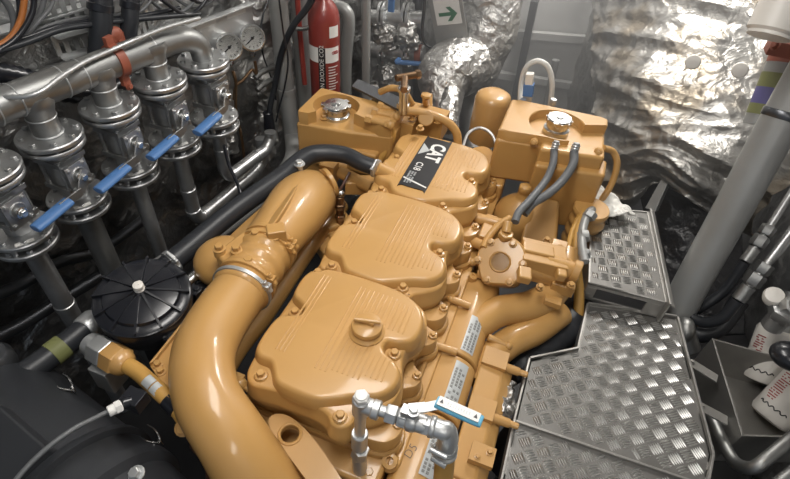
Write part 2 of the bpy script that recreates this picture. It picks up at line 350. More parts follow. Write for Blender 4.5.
# intake duct (horn) going back, flaring into the turbo outlet
dp = [P(263, 252, 1.21), P(277, 235, 1.20), P(290, 218, 1.19), P(300, 205, 1.17), P(309, 197, 1.13), P(318, 195, 1.02)]
m = M(); m.tube(dp, [rad(dp[0], 52), rad(dp[1], 55), rad(dp[2], 59), rad(dp[3], 60), rad(dp[4], 55), rad(dp[5], 42)], 36, 10)
m.build('intake_duct', YEL, eng, ang=60)
m = M(); wl = [P(214, 250, 1.19), P(247, 219, 1.20), P(278, 192, 1.21), P(294, 178, 1.215)]
wr = [P(252, 250, 1.28), P(275, 222, 1.292), P(291, 197, 1.292), P(300, 182, 1.27)]
bl = [p+V((-.01, .01, -.16)) for p in wl]; br = [p+V((0, 0, -.14)) for p in wr]
LL = []
for i, (a, b, c, d) in enumerate(zip(cat(wl, 6), cat(wr, 6), cat(br, 6), cat(bl, 6))):
    md = (a+b)/2; LL.append([a, a*.7+b*.3+V((0, 0, -.004)), md+V((0, 0, -.010)), b*.8+a*.2+V((0, 0, .004)), b, c, d])
m.loops(LL); m.build('duct_shroud', YEL, eng, bev=.01, ang=55)
m = M(); m.lathe(P(327, 184, 1.17), (.35, .5, .1), [(.045, 0), (.052, .004), (.052, .016), (.040, .02)], 24)
for k in range(5):
    a = k*1.26; c = P(327, 184, 1.17); u, w, x = frame((.35, .5, .1)); m.bolt(c+(u*math.cos(a)+w*math.sin(a))*.045, x, .007, .008)
m.build('duct_flange', YEL, eng)
# turbo housing lump to the left of the duct
tc = P(226, 262, 1.16); m = M(); m.sphere(tc, .085, 28, (1.05, 1.0, .75)); m.build('turbo_housing', YEL, eng, ang=60)
m = M(); fl = [P(214, 252, 1.265), P(247, 227, 1.265), P(262, 236, 1.265), P(272, 232, 1.265), P(281, 245, 1.265), P(262, 262, 1.265), P(240, 258, 1.265), P(228, 268, 1.265)]
m.prism(fl, (0, 0, -.05)); m.build('turbo_flange', YEL, eng, bev=.01)
for px, py in ((256, 238), (220, 252), (249, 265), (274, 240), (237, 253)):
    m = M(); c = P(px, py, 1.265); m.lathe(c, (0, 0, 1), [(.016, -.01), (.016, .008), (.013, .012)], 16); m.bolt(c+V((0, 0, .01)), (0, 0, 1), .011, .013); m.build('bolt', YEL, eng)
m = M(); c = P(277, 237, 1.265); m.box(c+V((0, 0, .015)), (.05, .04, .04), (V((.8, .6, 0)), V((-.6, .8, 0)), V((0, 0, 1)))); m.build('sensor_block', YEL, eng, bev=.004)
# flat sheet bracket between elbow and breather
m = M(); a = [P(150, 366, 1.17), P(225, 272, 1.17), P(233, 282, 1.17), P(188, 345, 1.17), P(186, 400, 1.17), P(165, 388, 1.17)]
m.prism(a, (0, 0, -.008)); m.prism([a[0], a[1], a[1]+V((.006, .006, 0)), a[0]+V((.006, .006, 0))], (0, 0, .012)); m.build('mounting_plate', YEL, eng, bev=.002)
for px, py in ((158, 365), (161, 372)):
    m = M(); m.bolt(P(px, py, 1.17), (0, 0, 1), .008, .010); m.build('bolt', YEL, eng)
# long tube between elbow and covers
m = M(); m.tube([P(212, 388, .99), P(236, 348, .99), P(262, 315, .99), P(306, 250, 1.0), P(340, 205, 1.0)], .034, 20); m.build('coolant_rail', YEL, eng)
m = M(); m.bar((-.512, .60, 1.10), (-.512, .90, 1.10), .016, .05); m.bar((-.505, .60, 1.06), (-.505, 1.4, 1.06), .05, .03); m.build('head_flange', YEL, eng, bev=.006)
m = M(); m.tube([P(240, 377, 1.05), P(246, 388, 1.06), P(262, 400, 1.05), P(264, 415, 1.03)], .007, 10); m.sphere(P(240, 385, 1.06), .02, 12); m.box(P(237, 379, 1.07), (.03, .03, .012)); m.build('sensor_line', YEL, eng)
# lifting eye
le = [P(283, 414, 1.12), P(270, 417, 1.12), P(271, 430, 1.12), P(288, 455, 1.12), P(325, 500, 1.12), P(352, 500, 1.12), P(322, 450, 1.12), P(300, 424, 1.12)]
hc = P(290, 434, 1.12); lo = [V((*p, 1.12)) for p in smooth_poly([(q.x, q.y) for q in le], 5)]
cc = sum(lo, V((0, 0, 0)))/len(lo); n_ = len(lo)
ia = [hc+(p-hc).normalized()*.021 for p in lo]
m = M(); vs = lo+ia+[p+V((0, 0, -.016)) for p in lo]+[p+V((0, 0, -.016)) for p in ia]; fs = []
for i in range(n_):
    j = (i+1) % n_; fs += [(i, j, n_+j, n_+i), (2*n_+i, 3*n_+i, 3*n_+j, 2*n_+j), (i, 2*n_+i, 2*n_+j, j), (n_+i, n_+j, 3*n_+j, 3*n_+i)]
m.add(vs, fs); m.ring(hc, (0, 0, 1), .024, .004, 28, 8); m.build('lifting_eye', YEL, eng)
# ---- fittings between the duct and cover 2 (brown dark gap, injector cluster)
m = M(); m.tube([P(350, 172, 1.17), P(340, 190, 1.12), P(332, 200, 1.06)], .005, 8); m.build('dipstick_tube', BROWN, eng)
m = M(); c = P(340, 196, 1.14); m.cyl(c+V((0, 0, -.12)), c, .014, seg=14); m.hexn(c+V((0, 0, -.05)), (0, 0, 1), .02, .02); m.hexn(c+V((0, 0, -.1)), (0, 0, 1), .018, .02); m.build('sensor', COPPER, eng)
m = M(); m.sphere(c+V((0, 0, .012)), .016, 12, (1.2, .8, .8)); m.build('connector', CHROME, eng)
m = M(); m.box(P(362, 185, 1.11), (.12, .05, .05), (V((.9, .4, 0)), V((-.4, .9, 0)), V((0, 0, 1)))); m.cyl(P(340, 172, 1.13), P(372, 188, 1.13), .022); m.box(P(330, 172, 1.12), (.05, .05, .08)); m.cyl(P(320, 163, 1.13), P(348, 166, 1.13), .018)
m.box(P(376, 195, 1.10), (.05, .05, .06)); m.build('thermostat_housing', YEL, eng, bev=.008)
for px, py, z in ((335, 222, 1.0), (345, 240, .98), (330, 245, .97)):
    m = M(); m.box(P(px, py, z), (.09, .10, .05), (V((.8, -.6, 0)), V((.6, .8, 0)), V((0, 0, 1)))); m.build('side_casting', YEL, eng, bev=.01)
# ---- left expansion tank
zt = 1.235
m = M(); m.prism([(-.845, 1.43, zt), (-.66, 1.455, zt), (-.50, 1.495, zt), (-.50, 1.63, zt), (-.845, 1.63, zt)], (0, 0, -.21))
capc = V((-.735, 1.535, zt))
arc = [(capc.x+.088*math.cos(a), capc.y+.088*math.sin(a)) for a in [R(d) for d in range(-20, 236, 16)]]
poly = [(-.838, 1.45), (-.838, 1.625), (-.50, 1.625), (-.50, 1.50), (-.56, 1.485)]
outer = [V((x, y, zt)) for x, y in [(-.56, 1.488), (-.505, 1.50), (-.505, 1.625), (-.838, 1.625), (-.838, 1.46)]]
m.box((-.60, 1.48, 1.12), (.12, .06, .10)); m.box((-.78, 1.45, 1.10), (.10, .05, .05)); m.build('expansion_tank', YEL, eng, bev=.010)
def collar(ctr, r, arc_, rect, z0, z1, name):
    # raised rim: strip between a circular well and the tank outline
    N_ = 48; lo_ = []; m = M()
    inn, out = [], []
    for k in range(N_+1):
        t = R(arc_[0]+(arc_[1]-arc_[0])*k/N_); d = (math.cos(t), math.sin(t)); inn.append((ctr.x+d[0]*r, ctr.y+d[1]*r)); s_ = 9
        for (x1, y1), (x2, y2) in zip(rect, rect[1:]+rect[:1]):
            den = d[0]*(y2-y1)-d[1]*(x2-x1)
            if abs(den) > 1e-9:
                q = ((x1-ctr.x)*(y2-y1)-(y1-ctr.y)*(x2-x1))/den; v = ((x1-ctr.x)*d[1]-(y1-ctr.y)*d[0])/den
                if q > 0 and -.001 <= v <= 1.001: s_ = min(s_, q)
        s_ = max(s_-.004, r+.004); out.append((ctr.x+d[0]*s_, ctr.y+d[1]*s_))
    m.loops([[V((*inn[k], z0)), V((*inn[k], z1-.004)), V((inn[k][0]*.97+out[k][0]*.03, inn[k][1]*.97+out[k][1]*.03, z1)), V((inn[k][0]*.06+out[k][0]*.94, inn[k][1]*.06+out[k][1]*.94, z1)), V((*out[k], z1-.005)), V((*out[k], z0))] for k in range(N_+1)])
    return m.build(name, YEL, eng, ang=30)
collar(V((-.735, 1.535, 0)), .082, (-15, 236), [(-.845, 1.43), (-.66, 1.455), (-.50, 1.495), (-.50, 1.63), (-.845, 1.63)], zt-.01, zt+.045, 'tank_collar')
m = M(); m.lathe(capc, (0, 0, 1), [(.05, -.002), (.05, .012), (.042, .015), (.042, .035), (.046, .04), (.044, .05), (.018, .053)], 26)
for k in (0, 1): m.box(capc+V((.0, 0, .042)), (.11, .022, .012), (V((math.cos(k*.8+.3), math.sin(k*.8+.3), 0)), V((-math.sin(k*.8+.3), math.cos(k*.8+.3), 0)), V((0, 0, 1))))
m.lathe(capc+V((0, 0, .05)), (0, 0, 1), [(.02, 0), (.02, .006), (.012, .008)], 16); m.build('pressure_cap', CHROME, eng, bev=.002)
m = M(); m.bolt(P(324, 118, 1.24), (0, 0, 1), .011, .012); m.build('bolt', YEL, eng)
# hose fittings on the tank and behind cover 3
m = M(); m.box(P(380, 113, 1.24), (.10, .09, .06)); m.box(P(372, 122, 1.2), (.07, .06, .10))
m.build('junction_block', YEL, eng, bev=.006)
for (a, b), (c_, d) in [((372, 112), (396, 117)), ((378, 106), (402, 111)), ((366, 119), (390, 125)), ((384, 101), (404, 106))]:
    m = M(); p, q = P(a, b, 1.28), P(c_, d, 1.28); m.cyl(p, q, .012); m.hexn(p, q-p, .018, .022); m.hexn(q, p-q, .016, .018); m.sphere(q, .017, 12); m.build('pipe_fitting', YEL, eng)
m = M(); m.tube([P(390, 125, 1.27), P(392, 137, 1.22), P(386, 150, 1.17), P(380, 160, 1.13)], .014, 12); m.build('fuel_hose', YEL2, eng)
m = M(); m.tube([P(380, 92, 1.33), P(392, 88, 1.36), P(404, 92, 1.35), P(412, 104, 1.29)], .012, 12); m.build('loop_tube', YEL, eng)
m = M(); a = P(355, 92, 1.30); m.prism([P(352, 86, 1.30), P(358, 79, 1.30), P(402, 98, 1.30), P(408, 106, 1.30), P(400, 110, 1.30)], (0, 0, -.008)); m.build('dark_bracket', DSTEEL, eng)
m = M(); m.tube([P(396, 112, 1.28), P(420, 112, 1.28), P(444, 120, 1.26), P(456, 132, 1.22), P(458, 148, 1.16)], .016, 16); m.build('bypass_tube', YEL, eng)
m = M(); m.box(P(425, 122, 1.20), (.16, .10, .09)); m.box(P(405, 128, 1.2), (.08, .07, .08)); m.cyl(P(426, 118, 1.16), P(426, 118, 1.27), .03); m.cyl(P(428, 94, 1.25), P(428, 118, 1.18), .018); m.build('thermostat_cover', YEL, eng, bev=.008)
for px, py in ((412, 119), (437, 122), (420, 129)): m = M(); m.bolt(P(px, py, 1.25), (0, 0, 1), .010, .012); m.build('bolt', YEL, eng)
m = M(); m.cyl(P(426, 97, 1.30), P(426, 104, 1.25), .014); m.hexn(P(426, 97, 1.30), (0, 0, 1), .02, .012); m.build('vent_fitting', YEL, eng)
# small silver pipe with a brass tee behind the covers
m = M(); m.cyl(P(403, 112, 1.30), P(404, 88, 1.42), .016); m.hexn(P(403, 108, 1.30), (0, 0, 1), .024, .02); m.hexn(P(404, 92, 1.40), (0, 0, 1), .022, .02); st = m.build('bleed_pipe', CHROME, eng)
m = M(); m.cyl(P(396, 78, 1.42), P(420, 74, 1.42), .012); m.hexn(P(420, 74, 1.42), P(396, 78, 1.42)-P(420, 74, 1.42), .016, .018); m.cyl(P(404, 90, 1.42), P(405, 78, 1.42), .012); m.build('brass_cock', COPPER, st)
# ---- filter canister and ring behind cover 3
m = M(); c = P(487, 128, 1.12); m.lathe(c, (0, 0, 1), [(.07, -.05), (.072, 0), (.072, .13), (.066, .148), (.05, .158), (.02, .162)], 36); m.build('filter_canister', YEL, eng, ang=60)
m = M(); c = P(480, 160, 1.14); m.lathe(c, (-.15, -.5, .85), [(.055, -.08), (.058, 0), (.05, .012), (.02, .016)], 30); m.build('filter_head', YEL, eng)
m = M(); m.tube([P(462, 150, 1.16), P(468, 134, 1.19), P(480, 128, 1.2), (P(492, 135, 1.19)), P(498, 152, 1.15)], .006, 8); m.build('bail_wire', GALV, eng)
# ---- right tank
zr = 1.27
m = M(); m.prism([(-.155, 1.60, zr), (.215, 1.665, zr), (.205, 1.87, zr), (-.155, 1.85, zr)], (0, 0, -.17))
cc = V((.035, 1.735, zr)); arc = [(cc.x+.118*math.cos(R(d)), cc.y+.118*math.sin(R(d))*.8) for d in range(18, 300, 12)]
m.build('header_tank', YEL, eng, bev=.014)
collar(cc, .100, (25, 300), [(-.155, 1.60), (.215, 1.665), (.205, 1.87), (-.155, 1.85)], zr-.01, zr+.034, 'tank_collar')
m = M(); m.prism([(.0, 1.555, 1.235), (.235, 1.60, 1.235), (.235, 1.70, 1.235), (.0, 1.66, 1.235)], (0, 0, -.25)); m.build('tank_lower_box', YEL, eng, bev=.012)
m = M(); m.prism([(.0, 1.58, 1.285), (.215, 1.625, 1.285), (.21, 1.69, 1.285), (.0, 1.645, 1.285)], (0, 0, -.10)); m.build('tank_shoulder', YEL, eng, bev=.012)
m = M(); m.lathe(cc, (0, 0, 1), [(.046, 0), (.046, .02), (.038, .024), (.038, .04), (.044, .045), (.044, .058), (.04, .062), (.014, .062), (.012, .066)], 28)
for k in range(10): a = k*R(36); m.box(cc+V((math.cos(a)*.044, math.sin(a)*.044, .052)), (.006, .006, .012))
m.build('filler_cap', CHROME, eng)
for px, py in ((534, 142), (598, 152), (503, 142)):
    m = M(); c = P(px, py, 1.285 if px > 510 else 1.24); m.lathe(c, (0, -1, .4), [(.014, -.02), (.014, .004), (.010, .008)], 16); m.bolt(c+V((0, -.006, .002)), (0, -1, .4), .007, .008); m.build('bolt', YEL, eng)
for i, (pts, r_) in enumerate([([(554, 150, 1.29), (553, 163, 1.27), (546, 180, 1.24), (530, 200, 1.22), (519, 212, 1.21), (515, 222, 1.20)], .0125), ([(574, 152, 1.29), (573, 164, 1.27), (563, 180, 1.24), (548, 194, 1.22), (532, 204, 1.20), (524, 214, 1.18)], .0145)]):
    m = M(); ps = [P(*p) for p in pts]; m.tube(ps, r_, 14, 8); h = m.build('coolant_hose', GREYC, eng)
    n = M(); n.cyl(ps[0]+V((0, .01, .03)), ps[0], r_*.8)
    for k in range(3): n.ring(ps[0]+V((0, .003+.003*k, .004+.008*k)), (0, .3, 1), r_*.85, .003, 16, 6)
    n.build('hose_barb', GALV, h)
m = M(); m.tube([P(603, 148, 1.26), P(613, 152, 1.24), P(617, 165, 1.2), P(611, 185, 1.13), P(598, 205, 1.06)], .012, 12); m.build('overflow_tube', YEL, eng)
# bellows column beneath the tank
m = M(); pr = [(.06+.004*math.sin(k*math.pi/3), k*.008) for k in range(40)]; c = P(566, 268, .80); m.lathe(c, (0, 0, 1), pr, 30); m.build('bellows', YEL, eng, ang=60)
# domed housing
m = M(); c = P(517, 215, 1.03); m.lathe(c, (0, 0, 1), [(.085, -.10), (.085, 0), (.075, .035), (.05, .065), (.028, .08), (.022, .09), (.020, .11)], 32); m.cyl(c+V((0, 0, .105)), c+V((0, 0, .135)), .021); m.build('dome_housing', YEL, eng, ang=60)
m = M(); m.prism([P(532, 195, 1.12), P(560, 200, 1.12), P(556, 248, 1.02), P(520, 240, 1.02)], (.02, .05, -.10)); m.build('gear_housing', YEL, eng, bev=.012)
# ---- raw water pump
pc = P(500, 262, 1.12); pn = (CAM-pc+V((0, -.2, .3))).normalized(); pn = V((-.12, -.62, .78)).normalized(); u, w, a = frame(pn)
m = M(); ol = [(.078, 0), (.070, 40), (.080, 75), (.070, 110), (.080, 150), (.072, 185), (.082, 225), (.086, 255), (.086, 285), (.074, 320)]
ring_ = [(p.x, p.y) for p in cat([(r*math.cos(R(t)), r*math.sin(R(t)), 0) for r, t in ol], 5, True)]
m.loops([[pc+(u*x+w*y)*s+a*h for x, y in ring_] for s, h in [(1.0, -.09), (1.0, -.012), (.97, -.004), (.92, 0)]])
pump = m.build('raw_water_pump', YEL, eng)
m = M(); m.lathe(pc, a, [(.034, 0), (.031, .006), (.028, .004), (.026, -.004)], 28); m.build('cover_disc', YEL, pump)
for k in range(6):
    t = R(20+60*k); c = pc+(u*math.cos(t)+w*math.sin(t))*.068+a*-.002; m = M(); m.lathe(c, a, [(.013, -.02), (.013, .004), (.010, .006)], 14); m.bolt(c+a*.004, a, .008, .010); m.build('bolt', YEL, pump)
q = P(540, 262, 1.10)
m = M(); m.box(q, (.14, .10, .09), (V((.96, .2, -.1)).normalized(), V((-.2, .96, .0)).normalized(), V((.1, 0, 1)).normalized())); m.cyl(P(520, 262, 1.10), P(566, 275, 1.07), .042); m.box(P(556, 258, 1.09), (.05, .13, .05)); m.box(P(563, 284, 1.06), (.07, .06, .04)); m.build('pump_body', YEL, eng, bev=.010)
for px, py in ((560, 248), (569, 262), (540, 287), (571, 285), (547, 240)): m = M(); c = P(px, py, 1.11); m.lathe(c, (0, -.3, 1), [(.012, -.01), (.012, .003)], 14); m.bolt(c, (0, -.3, 1), .008, .010); m.build('bolt', YEL, eng)
for q_, sz in ((P(538, 250, 1.145), (.10, .05, .02)), (P(524, 275, 1.13), (.04, .05, .03)), (P(560, 268, 1.12), (.03, .09, .03))):
    m = M(); m.box(q_, sz, (V((.96, .2, -.1)).normalized(), V((-.2, .96, .0)).normalized(), V((.1, 0, 1)).normalized())); m.build('pump_rib', YEL, eng, bev=.006)
m = M(); m.cyl(P(545, 262, 1.12), P(578, 272, 1.11), .028); m.cyl(P(572, 270, 1.11), P(580, 273, 1.11), .036); m.build('pump_outlet', YEL, eng)
m = M(); c = P(504, 240, 1.15); m.cyl(c+V((0, .02, -.06)), c+V((0, 0, .02)), .022); m.hexn(c+V((0, 0, .012)), (0.1, 0, 1), .024, .02); m.cyl(c+V((0, 0, .03)), P(508, 222, 1.20), .015); m.build('hose_fitting', YEL, eng)
m = M(); m.tube([P(483, 248, 1.13), P(488, 238, 1.14), P(498, 226, 1.16), P(510, 218, 1.17)], .012, 12); m.build('pump_pipe', YEL, eng)
m = M(); m.box(P(487, 232, 1.08), (.04, .12, .06)); m.build('pump_bracket', YEL, eng, bev=.005)
for c1, c2, r_ in ((P(475, 218, 1.10), P(508, 226, 1.11), .02), (P(470, 240, 1.08), P(492, 250, 1.09), .018), (P(478, 272, 1.06), P(500, 276, 1.07), .02)): m = M(); m.cyl(c1, c2, r_); m.build('cross_pipe', YEL, eng)
# exhaust manifold pipes
for pts, r_ in (([(458, 352, .96), (474, 328, .99), (498, 312, 1.0), (530, 306, 1.0), (553, 292, 1.01), (563, 272, 1.04), (566, 255, 1.05)], .048), ([(480, 385, .93), (490, 360, .95), (510, 342, .955), (535, 330, .955), (560, 312, .96)], .046)):
    m = M(); m.tube([P(*p) for p in pts], r_, 26, 8); m.build('exhaust_runner', YEL, eng, ang=60)
m = M(); a, b = P(545, 300, 1.045), P(560, 303, 1.045); m.cyl(a, b, .012); m.box((a+b)/2, (.05, .03, .02)); m.build('clip', YEL, eng, bev=.003)
m = M(); a, b = P(488, 337, 1.0), P(508, 346, .99); m.cyl(a, b, .011); m.sphere(b, .014, 10); m.build('clip', YEL, eng)
# ================================================================== ROOM
WN = V((1, -.23, 0)).normalized(); WD = V((.23, 1, 0)).normalized(); W0 = V((-1.44, .79, 0))
def wallpt(px, py, off=0.0):
    d = ray(px, py); p0 = W0+WN*off; return CAM + d*(WN.dot(p0-CAM)/WN.dot(d))
m = M(); m.box((0, 1.2, -.05), (4.2, 6.4, .1)); struct(m.build('floor', FLOORM))
m = M(); m.box((0, 1.2, 2.85), (4.2, 6.4, .1)); struct(m.build('ceiling', CEILM))
def foilwall(u, v, p0, du, dv, n, amp, sc):
    p = p0+du*u+dv*v; return p+n*(crumple(p, sc)*amp + noise.noise(p*1.3)*amp*1.5)
m = M(); m.grid(lambda u, v: foilwall(u, v, W0-WD*2.2, WD*5.2, V((0, 0, 2.75)), WN, .018, 5), 170, 90)
struct(m.build('wall_left', FOILD, solid=.02))
m = M(); m.box((0, 3.55, 1.4), (4.2, .1, 2.8)); struct(m.build('wall_back', WALLM))
m = M(); m.grid(lambda u, v: foilwall(u, v, V((1.18, -1.2, 0)), V((.25, 4.7, 0)), V((0, 0, 2.75)), V((-1, 0, 0)), .022, 5), 150, 80)
struct(m.build('wall_right', FOILD, solid=.02))
# dark hull frames seen against the back wall
for i, (a, b, r_) in enumerate([((535, 0), (514, 102), .03), ((470, 62), (530, 125), .022), ((600, 0), (588, 90), .02)]):
    m = M(); m.bar(PYp(*a, 3.40), PYp(*b, 3.40), r_*1.5, .05, (0, 1, 0)); struct(m.build('trim_%d' % (i+1), DSTEEL, bev=.004))
for i, (a, b) in enumerate([((455, 68), (640, 96)), ((470, 30), (640, 44)), ((420, 98), (600, 118))]):
    m = M(); m.bar(PYp(*a, 3.46), PYp(*b, 3.46), .05, .04, (0, 1, 0)); struct(m.build('trim_%d' % (i+4), WALLM, bev=.004))
# ================================================================== FLANGED VALVES
def make_valve(z=1.205):
    t = thing('flanged_ball_valve', '', 'valve', (-1.2, .788, z), 'flanged ball valves along the foil covered wall')
    o = V((-1.2, .788, z)); Zx = V((0, 0, 1))
    def fl(z0, r=.080, th=.014):
        m = M(); m.lathe(o+Zx*z0, Zx, [(r*.97, 0), (r, .003), (r, th-.003), (r*.97, th), (r*.6, th+.001)], 40)
        for k in range(8):
            a = k*math.pi/4+.2; m.bolt(o+V((math.cos(a)*r*.8, math.sin(a)*r*.8, z0+th-.001)), Zx, .008, .007)
        return m
    m = fl(0); m.cyl(o+Zx*-.03, o, .038); m.build('lower_flange', STEEL, t)
    fl(.034).build('lower_body_flange', STEEL, t)
    for k in range(4):
        m = M(); a = k*math.pi/2+.5; m.cyl(o+V((math.cos(a)*.066, math.sin(a)*.066, .008)), o+V((math.cos(a)*.066, math.sin(a)*.066, .045)), .007, seg=10); m.build('flange_stud', STEEL, t)
    fl(.236, .080).build('upper_flange', STEEL, t); fl(.215, .078).build('upper_body_flange', STEEL, t)
    m = M(); m.cyl(o+Zx*.045, o+Zx*.225, .034, seg=24); m.box(o+Zx*.098, (.088, .088, .014)); m.box(o+Zx*.180, (.088, .088, .014)); m.cyl(o+Zx*.105, o+Zx*.175, .042, seg=28)
    for sx in (-1, 1):
        for sy in (-1, 1): m.cyl(o+V((sx*.034, sy*.034, .088)), o+V((sx*.034, sy*.034, .192)), .007, seg=8)
    m.build('valve_body', STEEL, t, bev=.003)
    m = M(); s = o+V((.048, -.016, .145)); m.box(s+V((.016, 0, 0)), (.008, .066, .080)); m.box(s+V((.0, 0, 0)), (.03, .04, .05))
    for sy in (-1, 1):
        for sz in (-1, 1): m.bolt(s+V((.020, sy*.024, sz*.030)), (1, 0, 0), .005, .004)
    m.ring(s+V((.020, 0, .004)), (1, 0, 0), .020, .003, 24, 6); m.cyl(s, s+V((.032, 0, 0)), .010); m.build('actuator_pad', STEEL, t, bev=.002)
    m = M(); m.bolt(s+V((.028, 0, 0)), (1, 0, 0), .010, .010); m.build('stem_nut', CHROME, t)
    a = s+V((.029, 0, 0)); b = a+V((.006, -.026, -.034)); c = b+V((.0, -.038, .002)); d = b+V((0, -.152, -.004))
    m = M(); m.bar(a+V((0, .014, .014)), b, .026, .0045, (1, 0, 0)); m.bar(b+V((0, .004, .003)), c+V((0, -.03, 0)), .024, .0045, (1, 0, 0)); h = m.build('handle', STEEL, t, bev=.001)
    m = M(); m.tube([c, c*.9+d*.1, c*.1+d*.9, d], [.014, .0185, .0185, .014], 16, 5, flat=.6); m.build('grip_sleeve', BLUE, h)
    m = M(); m.box(o+V((.055, -.035, .0505)), (.045, .014, .001), (V((.5, .85, 0)), V((-.85, .5, 0)), V((0, 0, 1)))); m.build('tag_plate', WHITE, t)
    return t
v0 = make_valve()
VP = [(-1.2, .790, 1.205), (-1.16, .962, 1.215), (-1.125, 1.130, 1.225), (-1.083, 1.292, 1.228), (-1.228, .622, 1.20)]
VL = ['flanged ball valve, second from the left edge, left of the round black breather',
      'flanged ball valve with blue lever, under the second tee from the left edge',
      'flanged ball valve with blue lever, under the tee right of the red clamp',
      'flanged ball valve under the header end elbow, closest to the pressure gauges',
      'flanged ball valve cut by the left edge of the photo, lever out of view']
for i, (p, l) in enumerate(zip(VP, VL)):
    t = v0 if i == 0 else copy_tree(v0, None, ('handle.001', 'handle') if i == 4 else ()); t.location = V(p); t['label'] = l
# ---- header with tees
hz = 1.568
hd = thing('pipe_header', 'matt steel header pipe with welded tees running above the row of ball valves', 'pipe', (-1.18, .9, 1.45))
hp = [V((-1.30, .28, 1.55)), V((-1.225, .635, hz)), V((-1.2, .788, hz)), V((-1.16, .96, hz)), V((-1.127, 1.13, hz-.003)), V((-1.11, 1.20, hz-.004)), V((-1.095, 1.25, hz-.015)), V((-1.085, 1.285, hz-.045)), V((-1.083, 1.292, 1.475))]
m = M(); m.tube(hp, [.040]*5+[.038, .036, .034, .033], 30, 8, cap=False); m.build('header_run', STEELM, hd, ang=60)
for x, y, z in [VP[4], VP[0], VP[1], VP[2]]:
    m = M(); m.lathe((x, y, z+.25), (0, 0, 1), [(.034, 0), (.034, .050), (.036, .062), (.042, .080), (.048, .095), (.044, .11)], 28); q = m.build('tee_branch', STEELM, hd, ang=60)
    n = M(); n.ring((x, y, z+.300), (0, 0, 1), .0345, .002, 30, 6); n.build('weld_bead', GALV, q)
    n = M(); n.ring((x, y, z+.254), (0, 0, 1), .0345, .003, 30, 6); n.build('weld_bead', GALV, q)
for i, t_ in [(0, .55), (1, .4), (1, .75), (2, .45), (2, .75), (3, .35), (4, .0)]:
    a, b = hp[i], hp[i+1]; c = a.lerp(b, t_); m = M(); m.ring(c, b-a, .0403, .002, 36, 6); m.build('weld_bead', GALV, hd)
# red oxide pipe clamps
cp = hp[2].lerp(hp[3], .86); axh = (hp[3]-hp[2]).normalized()
cp = hp[3].lerp(hp[4], .36)
m = M(); m.lathe(cp-axh*.013, axh, [(.040, 0), (.0455, .001), (.0455, .025), (.040, .026)], 32); m.box(cp+V((.01, 0, -.052)), (.012, .026, .030)); m.box(cp+V((-.005, 0, .052)), (.012, .026, .030))
m.bolt(cp+V((.016, 0, -.07)), (1, 0, 0), .008, .008)
tag(m.build('pipe_clamp', REDB, bev=.003), 'red oxide pipe clamp wrapped around the steel header', 'clamp')
m = M(); cq = wallpt(118, 42, .14); m.box(cq, (.02, .04, .05)); m.sphere(cq+V((0, 0, .02)), .024, 14, (.6, 1, 1)); m.bolt(cq+V((.01, -.005, .005)), (1, -.2, 0), .008, .008)
tag(m.build('pipe_hanger', REDB, bev=.004), 'small red oxide hanger lug with a bolt above the header clamp', 'bracket')
# cable lying on the header
m = M(); cz = hz+.024; m.tube([P(-20, 92, cz), P(10, 97, cz+.005), P(38, 93, cz+.01), P(62, 76, cz+.02), P(85, 62, cz+.022), P(112, 50, cz+.022), P(135, 40, cz+.03), P(165, 28, cz+.03), P(200, 18, cz+.03)], .006, 10, 8, rib=.12)
tag(m.build('braided_cable', GALV), 'thin silver braided cable draped along the top of the header pipe', 'cable')
# ---- drop pipes under the valves
def pipe_thing(name, label, pts, r, mt=STEEL, beads=(), smooth=True, group=None, cat_='pipe', seg=22, **k):
    if beads:
        c = V(pts[len(pts)//2]); t = thing(name, label, cat_, (c.x, c.y, min(q[2] for q in pts)), group)
        m = M(); m.tube(pts, r, seg, 8, smooth, **k); m.build('tube', mt, t, ang=60)
        Q = cat(pts, 8) if smooth else pts
        for b in beads:
            i = int(b*(len(Q)-1)); i = min(max(i, 0), len(Q)-2); n = M(); rr = r[0] if isinstance(r, list) else r
            n.lathe(V(Q[i]), (V(Q[i+1])-V(Q[i])), [(rr, -.012), (rr*1.09, -.010), (rr*1.09, .010), (rr, .012)], 24); n.build('pipe_collar', mt, t)
        return t
    m = M(); m.tube(pts, r, seg, 8, smooth, **k); return tag(m.build(name, mt, ang=60), label, cat_, group)
x, y, z = VP[4]; pipe_thing('drop_pipe', 'short bright drop pipe under the valve at the left photo edge', [V((x, y, z)), V((x, y, .95)), V((x, y, .78)), V((x, y, .3))], .028, beads=(.08, .4))
x, y, z = VP[0]; pipe_thing('drop_pipe', 'matt grey drop pipe running down behind the black breather, wider than its neighbours', [V((x, y, z)), V((x, y, .90)), V((x, y, .3))], .033, STEELM, beads=(.5,))
x, y, z = VP[1]; pipe_thing('drop_pipe', 'bright straight drop pipe beside the breather, under the second lever', [V((x, y, z)), V((x, y, .90)), V((x, y, .3))], .024, beads=(.04,))
x, y, z = VP[2]; 
pipe_thing('drop_pipe', 'bright drop pipe that elbows right into the lower of two parallel tubes', [V((x, y, z)), V((x, y, 1.0)), V((x, y, .94)), V((x+.003, y+.02, .905)), V((x+.008, y+.07, .90)), V((x+.02, y+.22, .90)), V((x+.028, y+.37, .90)), V((x+.032, y+.42, .93)), V((x+.032, y+.43, 1.02))], .025, beads=(.10, .22, .47, .75))
x, y, z = VP[3]
pipe_thing('drop_pipe', 'bright drop pipe that elbows right into the upper of two parallel tubes', [V((x, y, z)), V((x, y, 1.10)), V((x, y, 1.04)), V((x+.005, y+.02, 1.005)), V((x+.01, y+.07, 1.0)), V((x+.02, y+.15, 1.0)), V((x+.03, y+.23, 1.0)), V((x+.034, y+.27, 1.03)), V((x+.034, y+.275, 1.06))], .024, beads=(.10, .42, .68))
